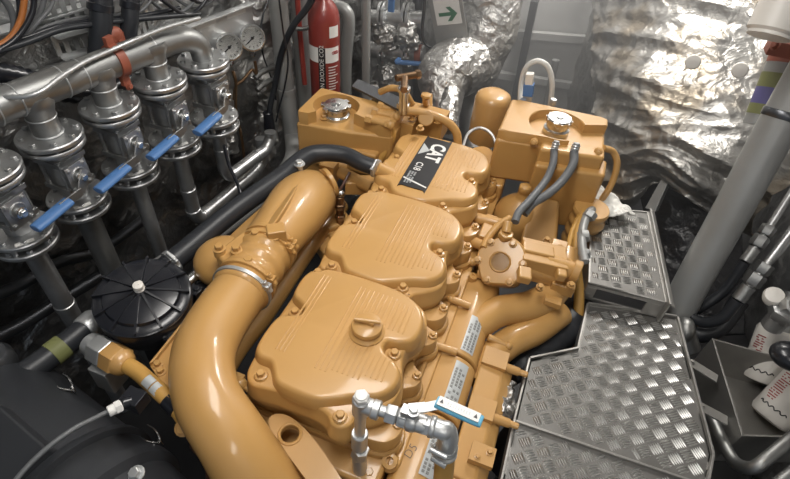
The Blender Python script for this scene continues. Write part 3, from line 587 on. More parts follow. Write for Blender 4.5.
# ---- gauges
gp = thing('gauge_panel', 'bent sheet metal panel carrying the two pressure gauges', 'panel', wallpt(228, 60, .10))
gc = wallpt(230, 42, .12); gu = WD; gr = V((0, 0, 1))
m = M(); m.box(gc+V((0, 0, -.0))-WN*.03, (.005, .30, .19), (WN, WD, V((0, 0, 1)))); m.box(gc+V((0, 0, .092))-WN*.03+WN*.01, (.03, .30, .006), (WN, WD, V((0, 0, 1)))); m.build('sheet', GALV, gp, bev=.001)
for k in (-1, 1):
    m = M(); m.box(gc+V((0, 0, .075))+WD*.07*k-WN*.026, (.002, .09, .018), (WN, WD, V((0, 0, 1)))); m.build('name_strip', WHITE, gp)
def make_gauge(c, nrm, lab):
    t = thing('pressure_gauge', lab, 'gauge', c, 'pressure gauges on the wall panel'); u, w, a = frame(nrm)
    m = M(); m.lathe(c-a*.04, a, [(.036, 0), (.043, .003), (.043, .035), (.048, .038), (.048, .048), (.042, .049), (.042, .044)], 36); m.cyl(c-a*.02+V((0, 0, -.075)), c-a*.02+V((0, 0, -.035)), .009); m.hexn(c-a*.02+V((0, 0, -.07)), (0, 0, 1), .013, .016); m.build('case', CHROME, t)
    m = M(); m.lathe(c+a*.003, a, [(.041, 0), (.041, .001)], 36); dl = m.build('dial', GLASSW, t)
    m = M()
    for k in range(11):
        an = R(-45+27*k); d = u*math.cos(an)+w*math.sin(an); m.bar(c+a*.0045+d*.028, c+a*.0045+d*.036, .0022, .0006, a)
    m.build('dial_marks', BPRINT, dl, flatsh=True)
    m = M(); d = (u*.8+w*.6); m.bar(c+a*.006-d*.010, c+a*.006+d*.028, .004, .001, a); m.lathe(c+a*.004, a, [(.006, 0), (.005, .004)], 14); m.build('needle', BPRINT, dl)
    return t
g1, g2 = wallpt(229, 47, .13), wallpt(252, 38, .13)
nr = (CAM-g1).normalized()*.55+V((.8, -.5, 0))*.6
make_gauge(g1, nr, 'round pressure gauge with white dial, the left one of the pair')
make_gauge(g2, nr, 'white dialled pressure gauge, right one of the pair, nearest the grey vertical pipe')
pipe_thing('copper_tube', 'thin brown copper tube dropping straight from the left gauge', [g1+V((0, 0, -.09)), g1+V((.005, 0, -.14)), wallpt(236, 110, .10), wallpt(242, 140, .10), wallpt(246, 175, .10)], .006, COPPER, seg=8)
pipe_thing('copper_tube', 'thin copper tube bending from the right gauge across to the left', [g2+V((0, 0, -.09)), g2+V((0, 0, -.14)), wallpt(252, 70, .10), wallpt(243, 80, .10), wallpt(236, 86, .10), wallpt(234, 100, .10)], .006, COPPER, seg=8)
# ---- grey vertical pipes by the extinguisher
a = PYp(277, -40, 1.78); 
pipe_thing('vertical_pipe', 'grey painted vertical pipe beside the gauges that bends away low to the left', [PYp(273, -60, 1.76), PYp(283, 60, 1.76), PYp(289, 110, 1.76), PYp(293, 140, 1.74), P(294, 158, 1.06), P(284, 175, 1.02), P(262, 195, 1.0), P(225, 225, .98), P(170, 262, .96), P(120, 290, .95)], [.036]*10, GPIPE, beads=(.18,))
pipe_thing('vertical_pipe', 'wide grey vertical pipe directly left of the red extinguisher', [PYp(299, -60, 1.95), PYp(302, 30, 1.95), PYp(306, 80, 1.95), PYp(312, 170, 1.95)], .044, GPIPE, smooth=False)
pipe_thing('pipe_clip', 'bright clip around the wide grey pipe beside the extinguisher', [PYp(294, 28, 1.80), PYp(303, 29, 1.80), PYp(310, 27, 1.80)], .009, CHROME, cat_='clip', seg=10)
pipe_thing('black_cable', 'thick black cable curving down between the gauges and the extinguisher', [PYp(320, -20, 1.72), PYp(309, 5, 1.72), PYp(292, 28, 1.70), PYp(281, 55, 1.70), PYp(275, 85, 1.70), PYp(270, 108, 1.68), PYp(268, 135, 1.68)], .012, RUBBER, cat_='cable', seg=10)
m = M(); c = PYp(269, 122, 1.68); m.cyl(c+V((0, 0, -.06)), c+V((0, 0, .05)), .026, .02); tag(m.build('cable_plug', BLACK), 'black plug at the lower end of the thick black cable', 'plug')
pipe_thing('thin_cable', 'very thin black cable hanging in a curve in front of the grey pipe', [PYp(278, -10, 1.66), PYp(283, 30, 1.66), PYp(288, 60, 1.66), PYp(285, 85, 1.66), PYp(280, 105, 1.66), PYp(276, 122, 1.66)], .0035, BLACK, cat_='cable', seg=6)
pipe_thing('thin_cable', 'very thin black cable looping past the top gauge', [wallpt(270, -5, .12), wallpt(262, 20, .12), wallpt(262, 50, .12), wallpt(272, 80, .12), wallpt(276, 100, .12)], .0035, BLACK, cat_='cable', seg=6)
pipe_thing('thin_cable', 'thin black strap hanging over the two parallel bright tubes', [P(224, 145, 1.16), P(229, 165, 1.14), P(238, 185, 1.12), P(243, 205, 1.09)], .006, BLACK, cat_='cable', seg=8)
# ---- fire extinguisher
ec = PYp(325, 62, 1.84); er = .062; zb, zs = 1.05, PYp(322, 24, 1.84-.06).z
ext = thing('fire_extinguisher', 'red carbon dioxide fire extinguisher standing upright behind the left yellow tank', 'fire extinguisher', (ec.x, ec.y, zb))
m = M(); m.lathe((ec.x, ec.y, zb), (0, 0, 1), [(er*.9, 0), (er, .015), (er, zs-zb), (er*.93, zs-zb+.025), (er*.75, zs-zb+.05), (er*.45, zs-zb+.07), (er*.3, zs-zb+.085), (er*.3, zs-zb+.12)], 40); m.build('cylinder', RED, ext, ang=60)
m = M(); m.cyl((ec.x, ec.y, zs+.11), (ec.x, ec.y, zs+.17), .022); m.box((ec.x+.02, ec.y, zs+.16), (.11, .03, .02)); m.bar((ec.x-.02, ec.y, zs+.18), (ec.x+.12, ec.y, zs+.22), .02, .006); m.build('valve_head', CHROME, ext, bev=.003)
m = M(); m.tube([V((ec.x-.03, ec.y, zs+.14)), V((ec.x-.10, ec.y, zs+.10)), V((ec.x-.11, ec.y, zs-.02)), V((ec.x-.10, ec.y, zb+.1))], .011, 10); m.build('hose', RED, ext)
vd = math.atan2(-ec.y, -ec.x)
def patch(a0, a1, z0, z1, r=er+.0012): 
    n = M(); n.grid(lambda u, v: V((ec.x+math.cos(vd+R(a0+(a1-a0)*u))*r, ec.y+math.sin(vd+R(a0+(a1-a0)*u))*r, z0+(z1-z0)*v)), 14, 1); return n
zl1 = PYp(325, 49, 1.78).z; zl0 = PYp(325, 64, 1.78).z
patch(-75, 60, zl0, zl1).build('white_band', WHITE, ext)
patch(-24, 2, zb+.02, zl1, er+.002).build('black_strip', BPRINT, ext)
m = M(); put_text_cyl(m, 'CARBON DIOXIDE CO2', (ec.x, ec.y), er+.003, vd+R(-11), (zl1+zl1-.235)/2, .024); m.build('lettering', WHITE, ext, flatsh=True)
zt2 = PYp(335, 36, 1.78).z
patch(18, 58, zt2-.022, zt2+.022).build('round_sticker', WHITE, ext)
m = M()
for k in range(5): m.ring((ec.x+math.cos(vd+R(32+k*4))*(er+.002), ec.y+math.sin(vd+R(32+k*4))*(er+.002), zl1-.022), (math.cos(vd+R(32)), math.sin(vd+R(32)), 0), .006, .0012, 14, 4)
m.build('red_emblem', RPRINT, ext)
for k in range(7):
    pass
m = M()
for k in range(9): m.s = 0; z_ = zl0-.02-k*.012; pz = patch(12, 40 if k % 3 else 52, z_, z_+.004, er+.002); m.add(pz.v, pz.f)
m.build('instruction_print', WHITE, ext)
# ---- big black coolant hose
pipe_thing('coolant_hose', 'thick black rubber hose arching from the foil wall side to the valve cover flange', [P(160, 272, 1.15), P(190, 247, 1.17), P(235, 210, 1.20), P(280, 178, 1.22), P(305, 158, 1.235), P(322, 153, 1.24), P(345, 155, 1.24), P(362, 163, 1.235), P(376, 168, 1.23)], [.031]*5+[.029, .028, .027, .027], RUBBER, cat_='hose', seg=26)
def clamp_thing(p, ax, r, label, w=.012):
    m = M(); ax = V(ax).normalized(); m.lathe(V(p)-ax*w/2, ax, [(r, 0), (r*1.06, .001), (r*1.06, w-.001), (r, w)], 30)
    sd = (V((.2, -.5, .8))-ax*ax.dot(V((.2, -.5, .8)))).normalized(); c = V(p)+sd*r*1.1; m.cyl(c-ax.cross(sd)*.016, c+ax.cross(sd)*.016, .006, seg=10); m.hexn(c+ax.cross(sd)*.016, ax.cross(sd), .007, .008)
    return tag(m.build('hose_clamp', GALV), label, 'clamp')
a, b = P(370, 166, 1.232), P(380, 170, 1.23); clamp_thing(a.lerp(b, .6), b-a, .029, 'silver hose clamp where the arching black hose meets the rear valve cover')
m = M(); m.cyl(P(376, 168, 1.23), P(392, 176, 1.20), .024); m.build('hose_spigot', YEL, eng)
a, b = P(172, 262, 1.16), P(185, 252, 1.165); clamp_thing(a, b-a, .034, 'silver hose clamp on the thick black hose just above the breather', .016)
m = M(); c = P(300, 172, 1.22); m.bolt(c+V((0, 0, .03)), (0, 0, 1), .012, .012); m.cyl(c+V((0, 0, -.03)), c+V((0, 0, .03)), .01); m.build('bolt', GALV, eng)
pipe_thing('silver_pipe_end', 'short silver pipe stub between the breather and the turbo housing', [P(186, 285, 1.14), P(200, 272, 1.14), P(212, 262, 1.14), P(222, 250, 1.14)], [.017, .017, .014, .014], CHROME, seg=16)
# ---- lower dark hose with olive band
t = thing('banded_hose', 'black hose with an olive green band leading from the left edge towards the breather', 'hose', P(60, 350, 1.1))
hpts = [P(-30, 420, 1.12), P(10, 385, 1.13), P(45, 360, 1.13), P(90, 325, 1.13), P(112, 306, 1.12), P(150, 280, 1.12)]
m = M(); m.tube(hpts, .030, 24); m.build('hose', RUBBER, t)
a, b = hpts[2], hpts[3]; ax = (b-a).normalized(); m = M(); m.lathe(a+ax*.015, ax, [(.030, 0), (.0315, .001), (.0315, .034), (.03, .035)], 26); m.build('olive_band', OLIVE, t)
m = M(); a, b = hpts[0], hpts[1]; c = hpts[1]; ax = (hpts[2]-hpts[1]).normalized(); m.lathe(c-ax*.05, ax, [(.036, 0), (.037, .01), (.032, .06), (.0305, .062)], 26); m.build('steel_sleeve', GALV, t)
m = M(); c = hpts[3].lerp(hpts[4], .1); ax = (hpts[4]-hpts[3]).normalized(); m.lathe(c-ax*.03, ax, [(.031, 0), (.034, .004), (.034, .04), (.031, .045)], 26); m.build('upper_sleeve', GALV, t)
# ---- black breather
bc = P(143, 297, 1.22); br = .112; bn = V((.12, -.1, 1)).normalized()
brt = thing('crankcase_breather', 'round black ribbed breather canister with a white centre knob', 'breather', bc+V((0, 0, -.15)))
m = M(); m.lathe(bc-bn*.13, bn, [(br*.7, 0), (br*.85, .03), (br*.92, .09), (br*1.0, .095), (br*1.02, .12), (br*1.0, .128)], 48); m.build('canister', BLACK, brt)
m = M(); m.lathe(bc, bn, [(br*1.0, -.004), (br*1.01, .004), (br*.96, .009), (br*.80, .011), (br*.77, .020), (br*.60, .026), (br*.3, .031), (br*.16, .032), (br*.15, .036), (br*.02, .037)], 48)
u, w, a = frame(bn)
for k in range(12):
    an = k*R(30); d = u*math.cos(an)+w*math.sin(an); m.bar(bc+d*br*.12+a*.030, bc+d*br*.98+a*.009, .005, .020, a)
for k in range(12):
    an = k*R(30)+R(15); 
lid = m.build('lid', BLACK, brt)
m = M(); m.lathe(bc+a*.035, bn, [(.012, 0), (.013, .004), (.010, .008), (.010, .012), (.013, .014), (.012, .02), (.006, .022)], 18); m.box(bc+a*.052+u*.006, (.01, .012, .01)); m.build('knob', WPAINT, brt, bev=.001)
for k in range(5):
    m = M(); an = k*R(72)+.5; d = u*math.cos(an)+w*math.sin(an); m.box(bc+d*br*1.05-a*.06, (.03, .03, .05)); m.bolt(bc+d*br*1.10-a*.035, bn, .008, .008); m.build('side_lug', BLACK, brt, bev=.004)
m = M(); m.tube([P(182, 318, 1.12), P(196, 300, 1.12), P(205, 290, 1.1)], .03, 18); m.box(P(175, 345, 1.05), (.12, .10, .12)); m.build('outlet_neck', BLACK, brt, bev=.008)
for px, py in ((188, 285), (140, 338), (96, 312), (192, 330)): m = M(); m.bolt(P(px, py, 1.12), (0, 0, 1), .009, .01); m.build('bolt', GALV, brt)
# ---- fuel hose with hex unions
fh = thing('fuel_hose_assembly', 'amber hose with large silver and yellow hex unions crossing below the breather', 'hose', P(130, 370, 1.1))
m = M(); fp = [P(118, 360, 1.17), P(138, 372, 1.175), P(158, 390, 1.18), P(177, 408, 1.17), P(192, 430, 1.14)]; m.tube(fp, .0185, 20); m.build('hose', YEL2, fh)
ax = (fp[1]-fp[0]).normalized(); m = M(); m.hexn(fp[0]-ax*.03, ax, .036, .045); m.lathe(fp[0]+ax*.013, ax, [(.032, 0), (.028, .012), (.02, .02)], 24); m.build('yellow_nut', YEL, fh)
m = M(); m.hexn(fp[0]-ax*.075, ax, .036, .05); m.box(fp[0]-ax*.05+V((.01, -.02, -.06)), (.05, .05, .08)); m.hexn(fp[0]-ax*.06+V((0, 0, -.05)), V((.3, -.5, -.8)), .028, .05); m.cyl(fp[0]-ax*.10, fp[0]-ax*.07, .028); m.build('silver_union', GALV, fh, bev=.002)
ax = (fp[3]-fp[2]).normalized(); c = fp[2].lerp(fp[3], .50); m = M(); m.lathe(c, ax, [(.0185, 0), (.021, .002), (.021, .034), (.0185, .036)], 22); m.build('black_sleeve', BLACK, fh)
for k, s_ in enumerate((-.62, -.22)):
    c = fp[2].lerp(fp[3], s_+.25); u, w, a = frame(ax); m = M(); tb = V((.3, -.35, .9)); tb = (tb-ax*tb.dot(ax)).normalized(); sd = ax.cross(tb)
    m.grid(lambda q, v: c+ax*(.022*v-.011)+(tb*math.cos((q-.5)*1.5)+sd*math.sin((q-.5)*1.5))*.0192, 8, 1); m.build('label', LABEL, fh)
m = M(); m.bolt(fp[4]+V((-.01, -.01, .02)), (0.2, -.5, .8), .012, .012); m.cyl(fp[4], P(203, 436, 1.14), .018); m.build('end_union', YEL, fh)
pipe_thing('brown_hose', 'dark brown hose disappearing under the large elbow at the bottom', [P(200, 440, 1.08), P(212, 455, 1.08), P(218, 475, 1.05), P(212, 505, 1.0)], .026, BROWN, cat_='hose')
# ---- air filter housing bottom left
ha = P(85, 500, 1.06); 
afh = thing('air_filter_housing', 'large charcoal plastic air filter barrel in the bottom left corner', 'air filter', (-.72, .22, .9))
A0, A1 = V((-1.02, .235, 1.035)), V((-.42, .115, 1.06)); ax = (A1-A0).normalized(); L = (A1-A0).length; rr = .166
m = M(); m.lathe(A0, ax, [(rr*.9, 0), (rr, .02), (rr, L*.52), (rr*1.05, L*.53), (rr*1.07, L*.56), (rr*1.0, L*.57), (rr*1.0, L*.66), (rr*1.06, L*.67), (rr*1.06, L*.71), (rr*.96, L*.73), (rr*.9, L*.93), (rr*.75, L)], 64); m.build('barrel', CHAR, afh, ang=45)
up = V((-.05, -.25, 1)); up = (up-ax*up.dot(ax)).normalized(); sd = ax.cross(up)
m = M(); m.box(A0+ax*.24+up*.165, (.17, .15, .05), (ax, sd, up)); m.prism([A0+ax*.16+up*.16+sd*.09, A0+ax*.30+up*.16+sd*.09, A0+ax*.26+up*.14+sd*.14], up*.03); m.build('raised_box', CHAR, afh, bev=.006)
def clip(c, dirv):
    m = M(); w = V((-ax.y, ax.x, 0)); 
    for s in (-1, 1): m.tube([c+w*s*.012-dirv*.03, c+w*s*.014+up*.012, c+w*s*.010+dirv*.02+up*.016, c+dirv*.034+up*.006], .0022, 6)
    m.ring(c+dirv*.03+up*.006, w, .009, .002, 14, 6); m.build('wire_clip', CHROME, afh)
clip(cylhit(66, 384, A0, ax, rr*1.03), ax); clip(cylhit(152, 436, A0, ax, rr*1.03), ax)
m = M(); m.bolt(P(137, 474, 1.27), up, .010, .012); m.build('bolt', GALV, afh)
m = M(); g = P(128, 403, 1.26); g2_ = P(112, 411, 1.27); m.box(P(135, 400, 1.25), (.04, .035, .035)); m.cyl(P(122, 404, 1.265), P(132, 401, 1.26), .012); sb = m.build('pressure_sensor', BLACK, afh, bev=.003)
m = M(); a, b = P(108, 412, 1.268), P(122, 405, 1.265); m.cyl(a, b, .011); m.hexn(a.lerp(b, .5), b-a, .0135, .012); m.build('cable_gland', WHITE, sb)
pipe_thing('sensor_cable', 'grey cable running from the white gland across the air filter barrel', [P(109, 411, 1.268), P(95, 418, 1.28), P(72, 430, 1.30), P(45, 450, 1.30), P(20, 475, 1.29), P(-5, 510, 1.27)], .0048, GREYC, cat_='cable', seg=10)
m = M(); m.lathe(P(-2, 372, 1.12), (0, 0, 1), [(.045, 0), (.05, .02), (.05, .05), (.04, .065), (.02, .07)], 28); m.cyl(P(-2, 385, 1.08), P(14, 380, 1.08), .02)
tag(m.build('pipe_union', DSTEEL), 'dark round pipe union at the far left edge above the air filter barrel', 'fitting')
# ---- cables, trays, brackets top left
gg = 'cables bundled over the header pipe'
cabs = [([(-20, -20), (8, 5), (14, 30), (2, 52), (-30, 66)], GREYC, .011, 'grey cable forming the outer edge of the bundle in the corner'),
 ([(14, -20), (20, 5), (17, 28), (0, 48), (-30, 60)], BLACK, .010, 'black cable between the grey and orange ones in the corner bundle'),
 ([(24, -20), (24, 2), (20, 22), (8, 40), (-20, 55)], ORANGE, .010, 'orange cable curving down through the corner bundle'),
 ([(33, -20), (34, 4), (28, 22), (12, 42), (-20, 60)], BLACK, .009, 'black cable right of the orange cable in the corner bundle'),
 ([(45, -20), (44, 0), (36, 20), (18, 40), (-20, 62)], GREYC, .009, 'grey cable, second right of the orange cable in the bundle'),
 ([(56, -20), (52, 4), (40, 20), (20, 38), (-20, 55)], GREYC, .007, 'slim grey cable at the right of the corner bundle'),
 ([(-20, 50), (25, 38), (60, 26), (95, 20), (140, 16), (180, 8)], BLACK, .009, 'black cable running level behind the two hanging black hoses, upper'),
 ([(-20, 56), (25, 43), (60, 30), (95, 24), (140, 19), (200, 14)], RUBBER, .010, 'black cable running level behind the two hanging black hoses, lower'),
 ([(20, 36), (60, 22), (95, 16), (125, 14), (140, 5), (150, -15)], GREYC, .006, 'slim grey cable above the level black cables, turning up'),
 ([(130, -20), (150, 0), (168, 12), (185, 10), (200, -5)], GREYC, .007, 'grey cable loop sagging at the top between hose and corner bundle'),
 ([(120, 20), (142, 10), (155, -5), (165, -20)], GREYC, .006, 'grey cable bending up at the right of the hanging hoses'),
 ([(140, -20), (165, 2), (185, 14), (200, 8), (215, -15)], BLACK, .008, 'black cable loop sagging right of the hanging hoses'),
 ([(150, -25), (175, -2), (195, 8), (212, 0), (222, -15)], GREYC, .007, 'grey cable loop nearest the gauges at the top edge'),
 ([(165, -25), (185, -6), (200, 2), (214, -6), (225, -20)], BLACK, .010, 'thick black cable loop nearest the gauges at the top edge')]
for k, (pts, mt, r_, lb) in enumerate(cabs):
    pipe_thing('electric_cable', lb, [wallpt(a, b, .07+.018*(k % 4)) for a, b in pts], r_*.78, mt, cat_='cable', seg=10, group=gg)
for i, (a, b, lb) in enumerate([((45, 18), (85, 8), 'perforated steel cable bracket at the top edge of the photo'), ((55, 42), (92, 33), 'perforated steel cable bracket above the header, left of the hanging hose'), ((133, 35), (152, 10), 'perforated steel cable bracket right of the hanging hoses')]):
    p, q = wallpt(*a, .05), wallpt(*b, .05); dx = (q-p).normalized(); t = thing('cable_bracket', lb, 'bracket', (p+q)/2, 'perforated brackets on the wall')
    m = M(); c = (p+q)/2; L = (q-p).length
    for r_ in range(2):
        m.box(c+V((0, 0, .042-.084*r_)), (.004, L, .014), (WN, dx, V((0, 0, 1))))
    for k in range(5): m.box(c+dx*(L*(k/4-.5)), (.004, .014, .08), (WN, dx, V((0, 0, 1))))
    m.box(c, (.004, L, .008), (WN, dx, V((0, 0, 1)))); m.build('perforated_web', GALV, t)
    m = M(); m.box(c+V((0, 0, -.05))+WN*.018, (.04, L, .003), (WN, dx, V((0, 0, 1)))); m.build('flange', GALV, t)
for i, (a, b, w_, lb) in enumerate([((-30, 92), (230, 18), .05, 'long steel angle rail running behind the header pipe'), ((-30, 40), (120, -5), .05, 'upper steel angle rail behind the cables')]):
    p, q = wallpt(*a, .03), wallpt(*b, .03); m = M(); m.bar(p, q, w_, .005, (0, 0, 1)); m.bar(p+V((0, 0, -.02)), q+V((0, 0, -.02)), .005, .045, (0, 0, 1)); tag(m.build('angle_rail', GALV), lb, 'rail')
for lb, top, bot, r_ in [('black hose hanging vertically in front of the cables, left of the red clamp', (101, -10), (99, 56), .030), ('black hose hanging vertically at the top, right above the red clamp', (131, -10), (127, 45), .024)]:
    t = thing('hanging_hose', lb, 'hose', wallpt(*bot, .12), 'black hoses hanging over the header'); a, b = wallpt(*top, .12), wallpt(*bot, .12); m = M(); m.tube([a, a.lerp(b, .5)+WN*.004, b], r_, 20); m.build('hose', RUBBER, t)
    m = M(); m.lathe(a.lerp(b, .18), b-a, [(r_, 0), (r_*1.15, .003), (r_*1.15, .02), (r_, .024)], 24); m.build('band', BLACK, t)
    m = M(); m.cyl(b, b+(b-a).normalized()*.03, r_*.4); m.build('pipe_tail', CHROME, t)
pipe_thing('corrugated_hose', 'black corrugated hose entering from the left edge above the header', [wallpt(-40, 70, .10), wallpt(0, 73, .10), wallpt(30, 80, .10), wallpt(60, 92, .08), wallpt(95, 93, .07), wallpt(130, 80, .05)], .026, BLACK, cat_='hose', seg=18, rib=.08)
# ---- more foil lagged lines under the gauges
for i, (pts, r_, lb) in enumerate([([(215, 60), (222, 90), (224, 120), (226, 150)], .05, 'crumpled foil lagging column under the left gauge'), ([(262, 75), (266, 110), (268, 140), (262, 160)], .045, 'crumpled foil lagging column under the right gauge')]):
    m = M(); Q = [wallpt(a, b, .03) for a, b in pts]; m.tube(Q, r_, 40, 14, crump=(.012, 16)); tag(m.build('foil_lagging', FOIL, ang=30), lb, 'insulation')
for i, pts in enumerate([[(255, 78), (262, 72), (272, 68), (290, 62)], [(257, 90), (264, 84), (276, 78), (292, 74)]]):
    pipe_thing('steel_tube', ['slim grey tube low behind the gauges, upper of two', 'slim grey tube low behind the gauges, lower of two'][i], [wallpt(a, b, .12) for a, b in pts], .012, STEELM, seg=10)
for i, (pts, r_, lb) in enumerate([([(-20, 300), (20, 285), (60, 262), (100, 250), (150, 215)], .02, 'dark conduit low on the foil wall, upper of two'), ([(-20, 345), (20, 325), (60, 300), (110, 270)], .024, 'dark conduit low on the foil wall, lower of two')]):
    pipe_thing('wall_conduit', lb, [wallpt(a, b, .05) for a, b in pts], r_, DSTEEL, seg=12)
# ================================================================== BACK
# foil wrapped exhaust elbow and riser
m = M(); ex = [D(498, -80, 2.35), D(492, -20, 2.42), D(489, 25, 2.48), D(480, 55, 2.52)]
m.tube(ex+[D(476, 74, 2.53), D(470, 86, 2.53)], [.150, .150, .142, .125, .10, .05], 64, 22, crump=(.005, 12)); 
exh = thing('exhaust_riser', 'foil wrapped exhaust riser pipe with an elbow behind the engine', 'exhaust pipe', D(480, 90, 2.5))
m.build('riser_lagging', FOIL, exh, ang=28)
m = M(); m.tube([D(478, 60, 2.5), D(462, 66, 2.48), D(450, 72, 2.46), D(444, 82, 2.44), D(444, 100, 2.42), D(446, 130, 2.42)], [.12, .135, .14, .13, .09, .06], 64, 16, crump=(.005, 12)); m.build('elbow_lagging', FOIL, exh, ang=28)
m = M(); m.tube([D(452, 92, 2.25), D(448, 110, 2.2), D(446, 130, 2.15)], [.035, .04, .035], 40, 14, crump=(.006, 22)); tag(m.build('foil_sleeve', FOIL, ang=28), 'crumpled foil sleeve hanging below the exhaust elbow', 'insulation')
m = M(); m.tube([D(472, 95, 2.75), D(474, 110, 2.75), D(475, 150, 2.75)], .085, 30, 8); tag(m.build('steel_drum', STEELM), 'dull steel cylinder standing behind the small yellow filter canister', 'pipe')
# exit sign
s0, s1, s2, s3 = PYp(436, -14, 2.35), PYp(466, -18, 2.35), PYp(459, 38, 2.35), PYp(430, 41, 2.35)
sg = thing('exit_direction_sign', 'white sign with green right pointing arrow on a grey board', 'sign', s3)
rt = (s1-s0).normalized(); c = (s0+s1+s2+s3)/4; upv = V((0, -.1, 1)); upv = (upv-rt*upv.dot(rt)).normalized(); nm = rt.cross(upv)
if nm.y > 0: nm = -nm
m = M(); m.box(c, (.16, .30, .012), (rt, upv, nm)); m.build('board', GPIPE, sg, bev=.012)
m = M(); m.box(c+upv*.045+nm*.008+rt*.004, (.118, .19, .003), (rt, upv, nm)); wp = m.build('white_panel', WHITE, sg)
ac = c+upv*-.0+nm*.0105+rt*.004; ac = PYp(449, 13, 2.35); ac = ac+nm*((c+nm*.0105-ac).dot(nm))
m = M(); pts = [(-.045, -.008), (.012, -.008), (-.008, -.032), (.012, -.032), (.042, 0), (.012, .032), (-.008, .032), (.012, .008), (-.045, .008)]
m.prism([ac+rt*x+upv*y for x, y in pts], nm*.0008); m.build('green_arrow', GRN, wp, flatsh=True)
m = M(); m.tube([PYp(425, -20, 2.30), PYp(424, 10, 2.30), PYp(422, 32, 2.30), PYp(426, 44, 2.30), PYp(438, 50, 2.30)], .008, 10); tag(m.build('black_cable', BLACK), 'black cable hooking under the exit direction sign', 'cable')
# flanged pipes on the left back
def flpipe(a, b, y, r_, lab, band=None):
    t = thing('flanged_pipe', lab, 'pipe', PYp(*b, y), 'flanged steel pipes left of the sign'); p, q = PYp(*a, y), PYp(*b, y+.02); ax = (q-p).normalized(); L = (q-p).length
    m = M(); m.cyl(p, q, r_); m.build('tube', STEEL, t)
    for f in (.25, .32, .66, .73):
        m = M(); c = p+ax*L*f; m.lathe(c, ax, [(r_*1.9, 0), (r_*1.9, .012)], 28)
        for k in range(6): u, w, _ = frame(ax); an = k*math.pi/3; m.bolt(c+ax*.012+(u*math.cos(an)+w*math.sin(an))*r_*1.55, ax, .008, .007)
        m.build('flange', STEEL, t)
    if band: m = M(); m.lathe(p+ax*L*.86, ax, [(r_*1.02, 0), (r_*1.1, .002), (r_*1.1, .03), (r_*1.02, .032)], 24); m.build('band', band, t)
flpipe((367, 18), (425, 20), 2.45, .042, 'flanged steel pipe level at the top, left of the exit arrow sign')
flpipe((368, 49), (424, 54), 2.45, .042, 'flanged steel pipe with red band, low left of the exit arrow sign', REDB)
m = M(); a, b = PYp(396, 62, 2.30), PYp(424, 64, 2.30); m.bar(a, b, .03, .014); m.bar(a, a+V((0, .05, .0)), .02, .01); tag(m.build('valve_lever', BLUE, bev=.004), 'blue lever lying level below the red banded pipe', 'valve lever')
m = M(); a, b = PYp(392, -10, 2.35), PYp(391, 12, 2.35); m.bar(a, b, .03, .014, (0, 1, 0)); tag(m.build('valve_lever', BLUE, bev=.004), 'blue lever standing upright at the top edge between flanges', 'valve lever')
pipe_thing('vertical_pipe', 'slim grey vertical pipe right of the red extinguisher', [PYp(366, -30, 2.15), PYp(366, 40, 2.15), PYp(366, 120, 2.15)], .020, GPIPE, beads=(.45,), smooth=False)
pipe_thing('vertical_pipe', 'dark vertical pipe behind the flanged pipes, next to the sign', [PYp(418, -30, 2.62), PYp(418, 50, 2.62), PYp(418, 110, 2.62)], .03, DSTEEL, smooth=False)
pipe_thing('steel_pipe', 'grey curved pipe top right of the extinguisher head', [PYp(330, 5, 2.2), PYp(345, 10, 2.2), PYp(349, 24, 2.2), PYp(346, 60, 2.2), PYp(346, 110, 2.2)], .028, GPIPE)
for i, (px, py, r_, lb) in enumerate([(385, 34, .06, 'crumpled foil wrap between the two flanged pipes, left'), (408, 35, .055, 'crumpled foil wrap between the two flanged pipes, right'), (387, 76, .07, 'crumpled foil wrap under the lower flanged pipe'), (376, 95, .06, 'crumpled foil wrap low beside the slim grey pipe')]):
    m = M(); c = PYp(px, py, 2.42); m.tube([c+V((-.03, 0, .06)), c, c+V((.02, 0, -.07))], [r_*.6, r_, r_*.7], 32, 12, crump=(.02, 16)); tag(m.build('foil_wrap', FOIL, ang=25), lb, 'insulation', 'foil wraps around the flanged pipes')
for px, w_ in ((350, .02), (404, .025)): pipe_thing('steel_pipe', 'vertical steel pipe behind the slim grey pipe' if px == 350 else 'vertical steel pipe behind the two flanged pipes', [PYp(px, -30, 2.55), PYp(px+4, 110, 2.55)], w_, STEELM, smooth=False)
# white conduit loop + sensor behind right tank
pipe_thing('white_tube_loop', 'white translucent tube arching behind the right yellow tank', [P(520, 108, 1.24), PYp(521, 85, 1.95), PYp(526, 68, 1.95), PYp(537, 61, 1.95), PYp(548, 67, 1.95), PYp(552, 84, 1.95), P(550, 108, 1.24)], .010, TRANSL, cat_='tube', seg=12)
t = thing('level_switch', 'small level switch with cream cap standing behind the right tank', 'switch', P(528, 106, 1.25))
a = PYp(527, 104, 1.9); b = PYp(529, 86, 1.9); c = PYp(530, 73, 1.9); m = M(); m.bar(a, b, .035, .03, (0, 1, 0)); m.build('base', GALV, t, bev=.003); m = M(); m.bar(b, c, .03, .028, (0, 1, 0)); m.build('cap', WPAINT, t, bev=.004); m = M(); m.bar(a.lerp(b, .5), b.lerp(c, .2), .038, .032, (0, 1, 0)); m.build('connector', BLUE, t, bev=.002)
for k in (0, 1): m = M(); c = P((522, 552)[k], 105, 1.275); m.hexn(c, (0, 0, 1), .014, .025); m.build('tube_nut', GALV, eng)
pipe_thing('galvanised_pipe', 'thin slanting grey pipe behind the white tube loop', [PYp(556, 60, 3.0), PYp(545, 110, 3.0)], .02, GPIPE, smooth=False)
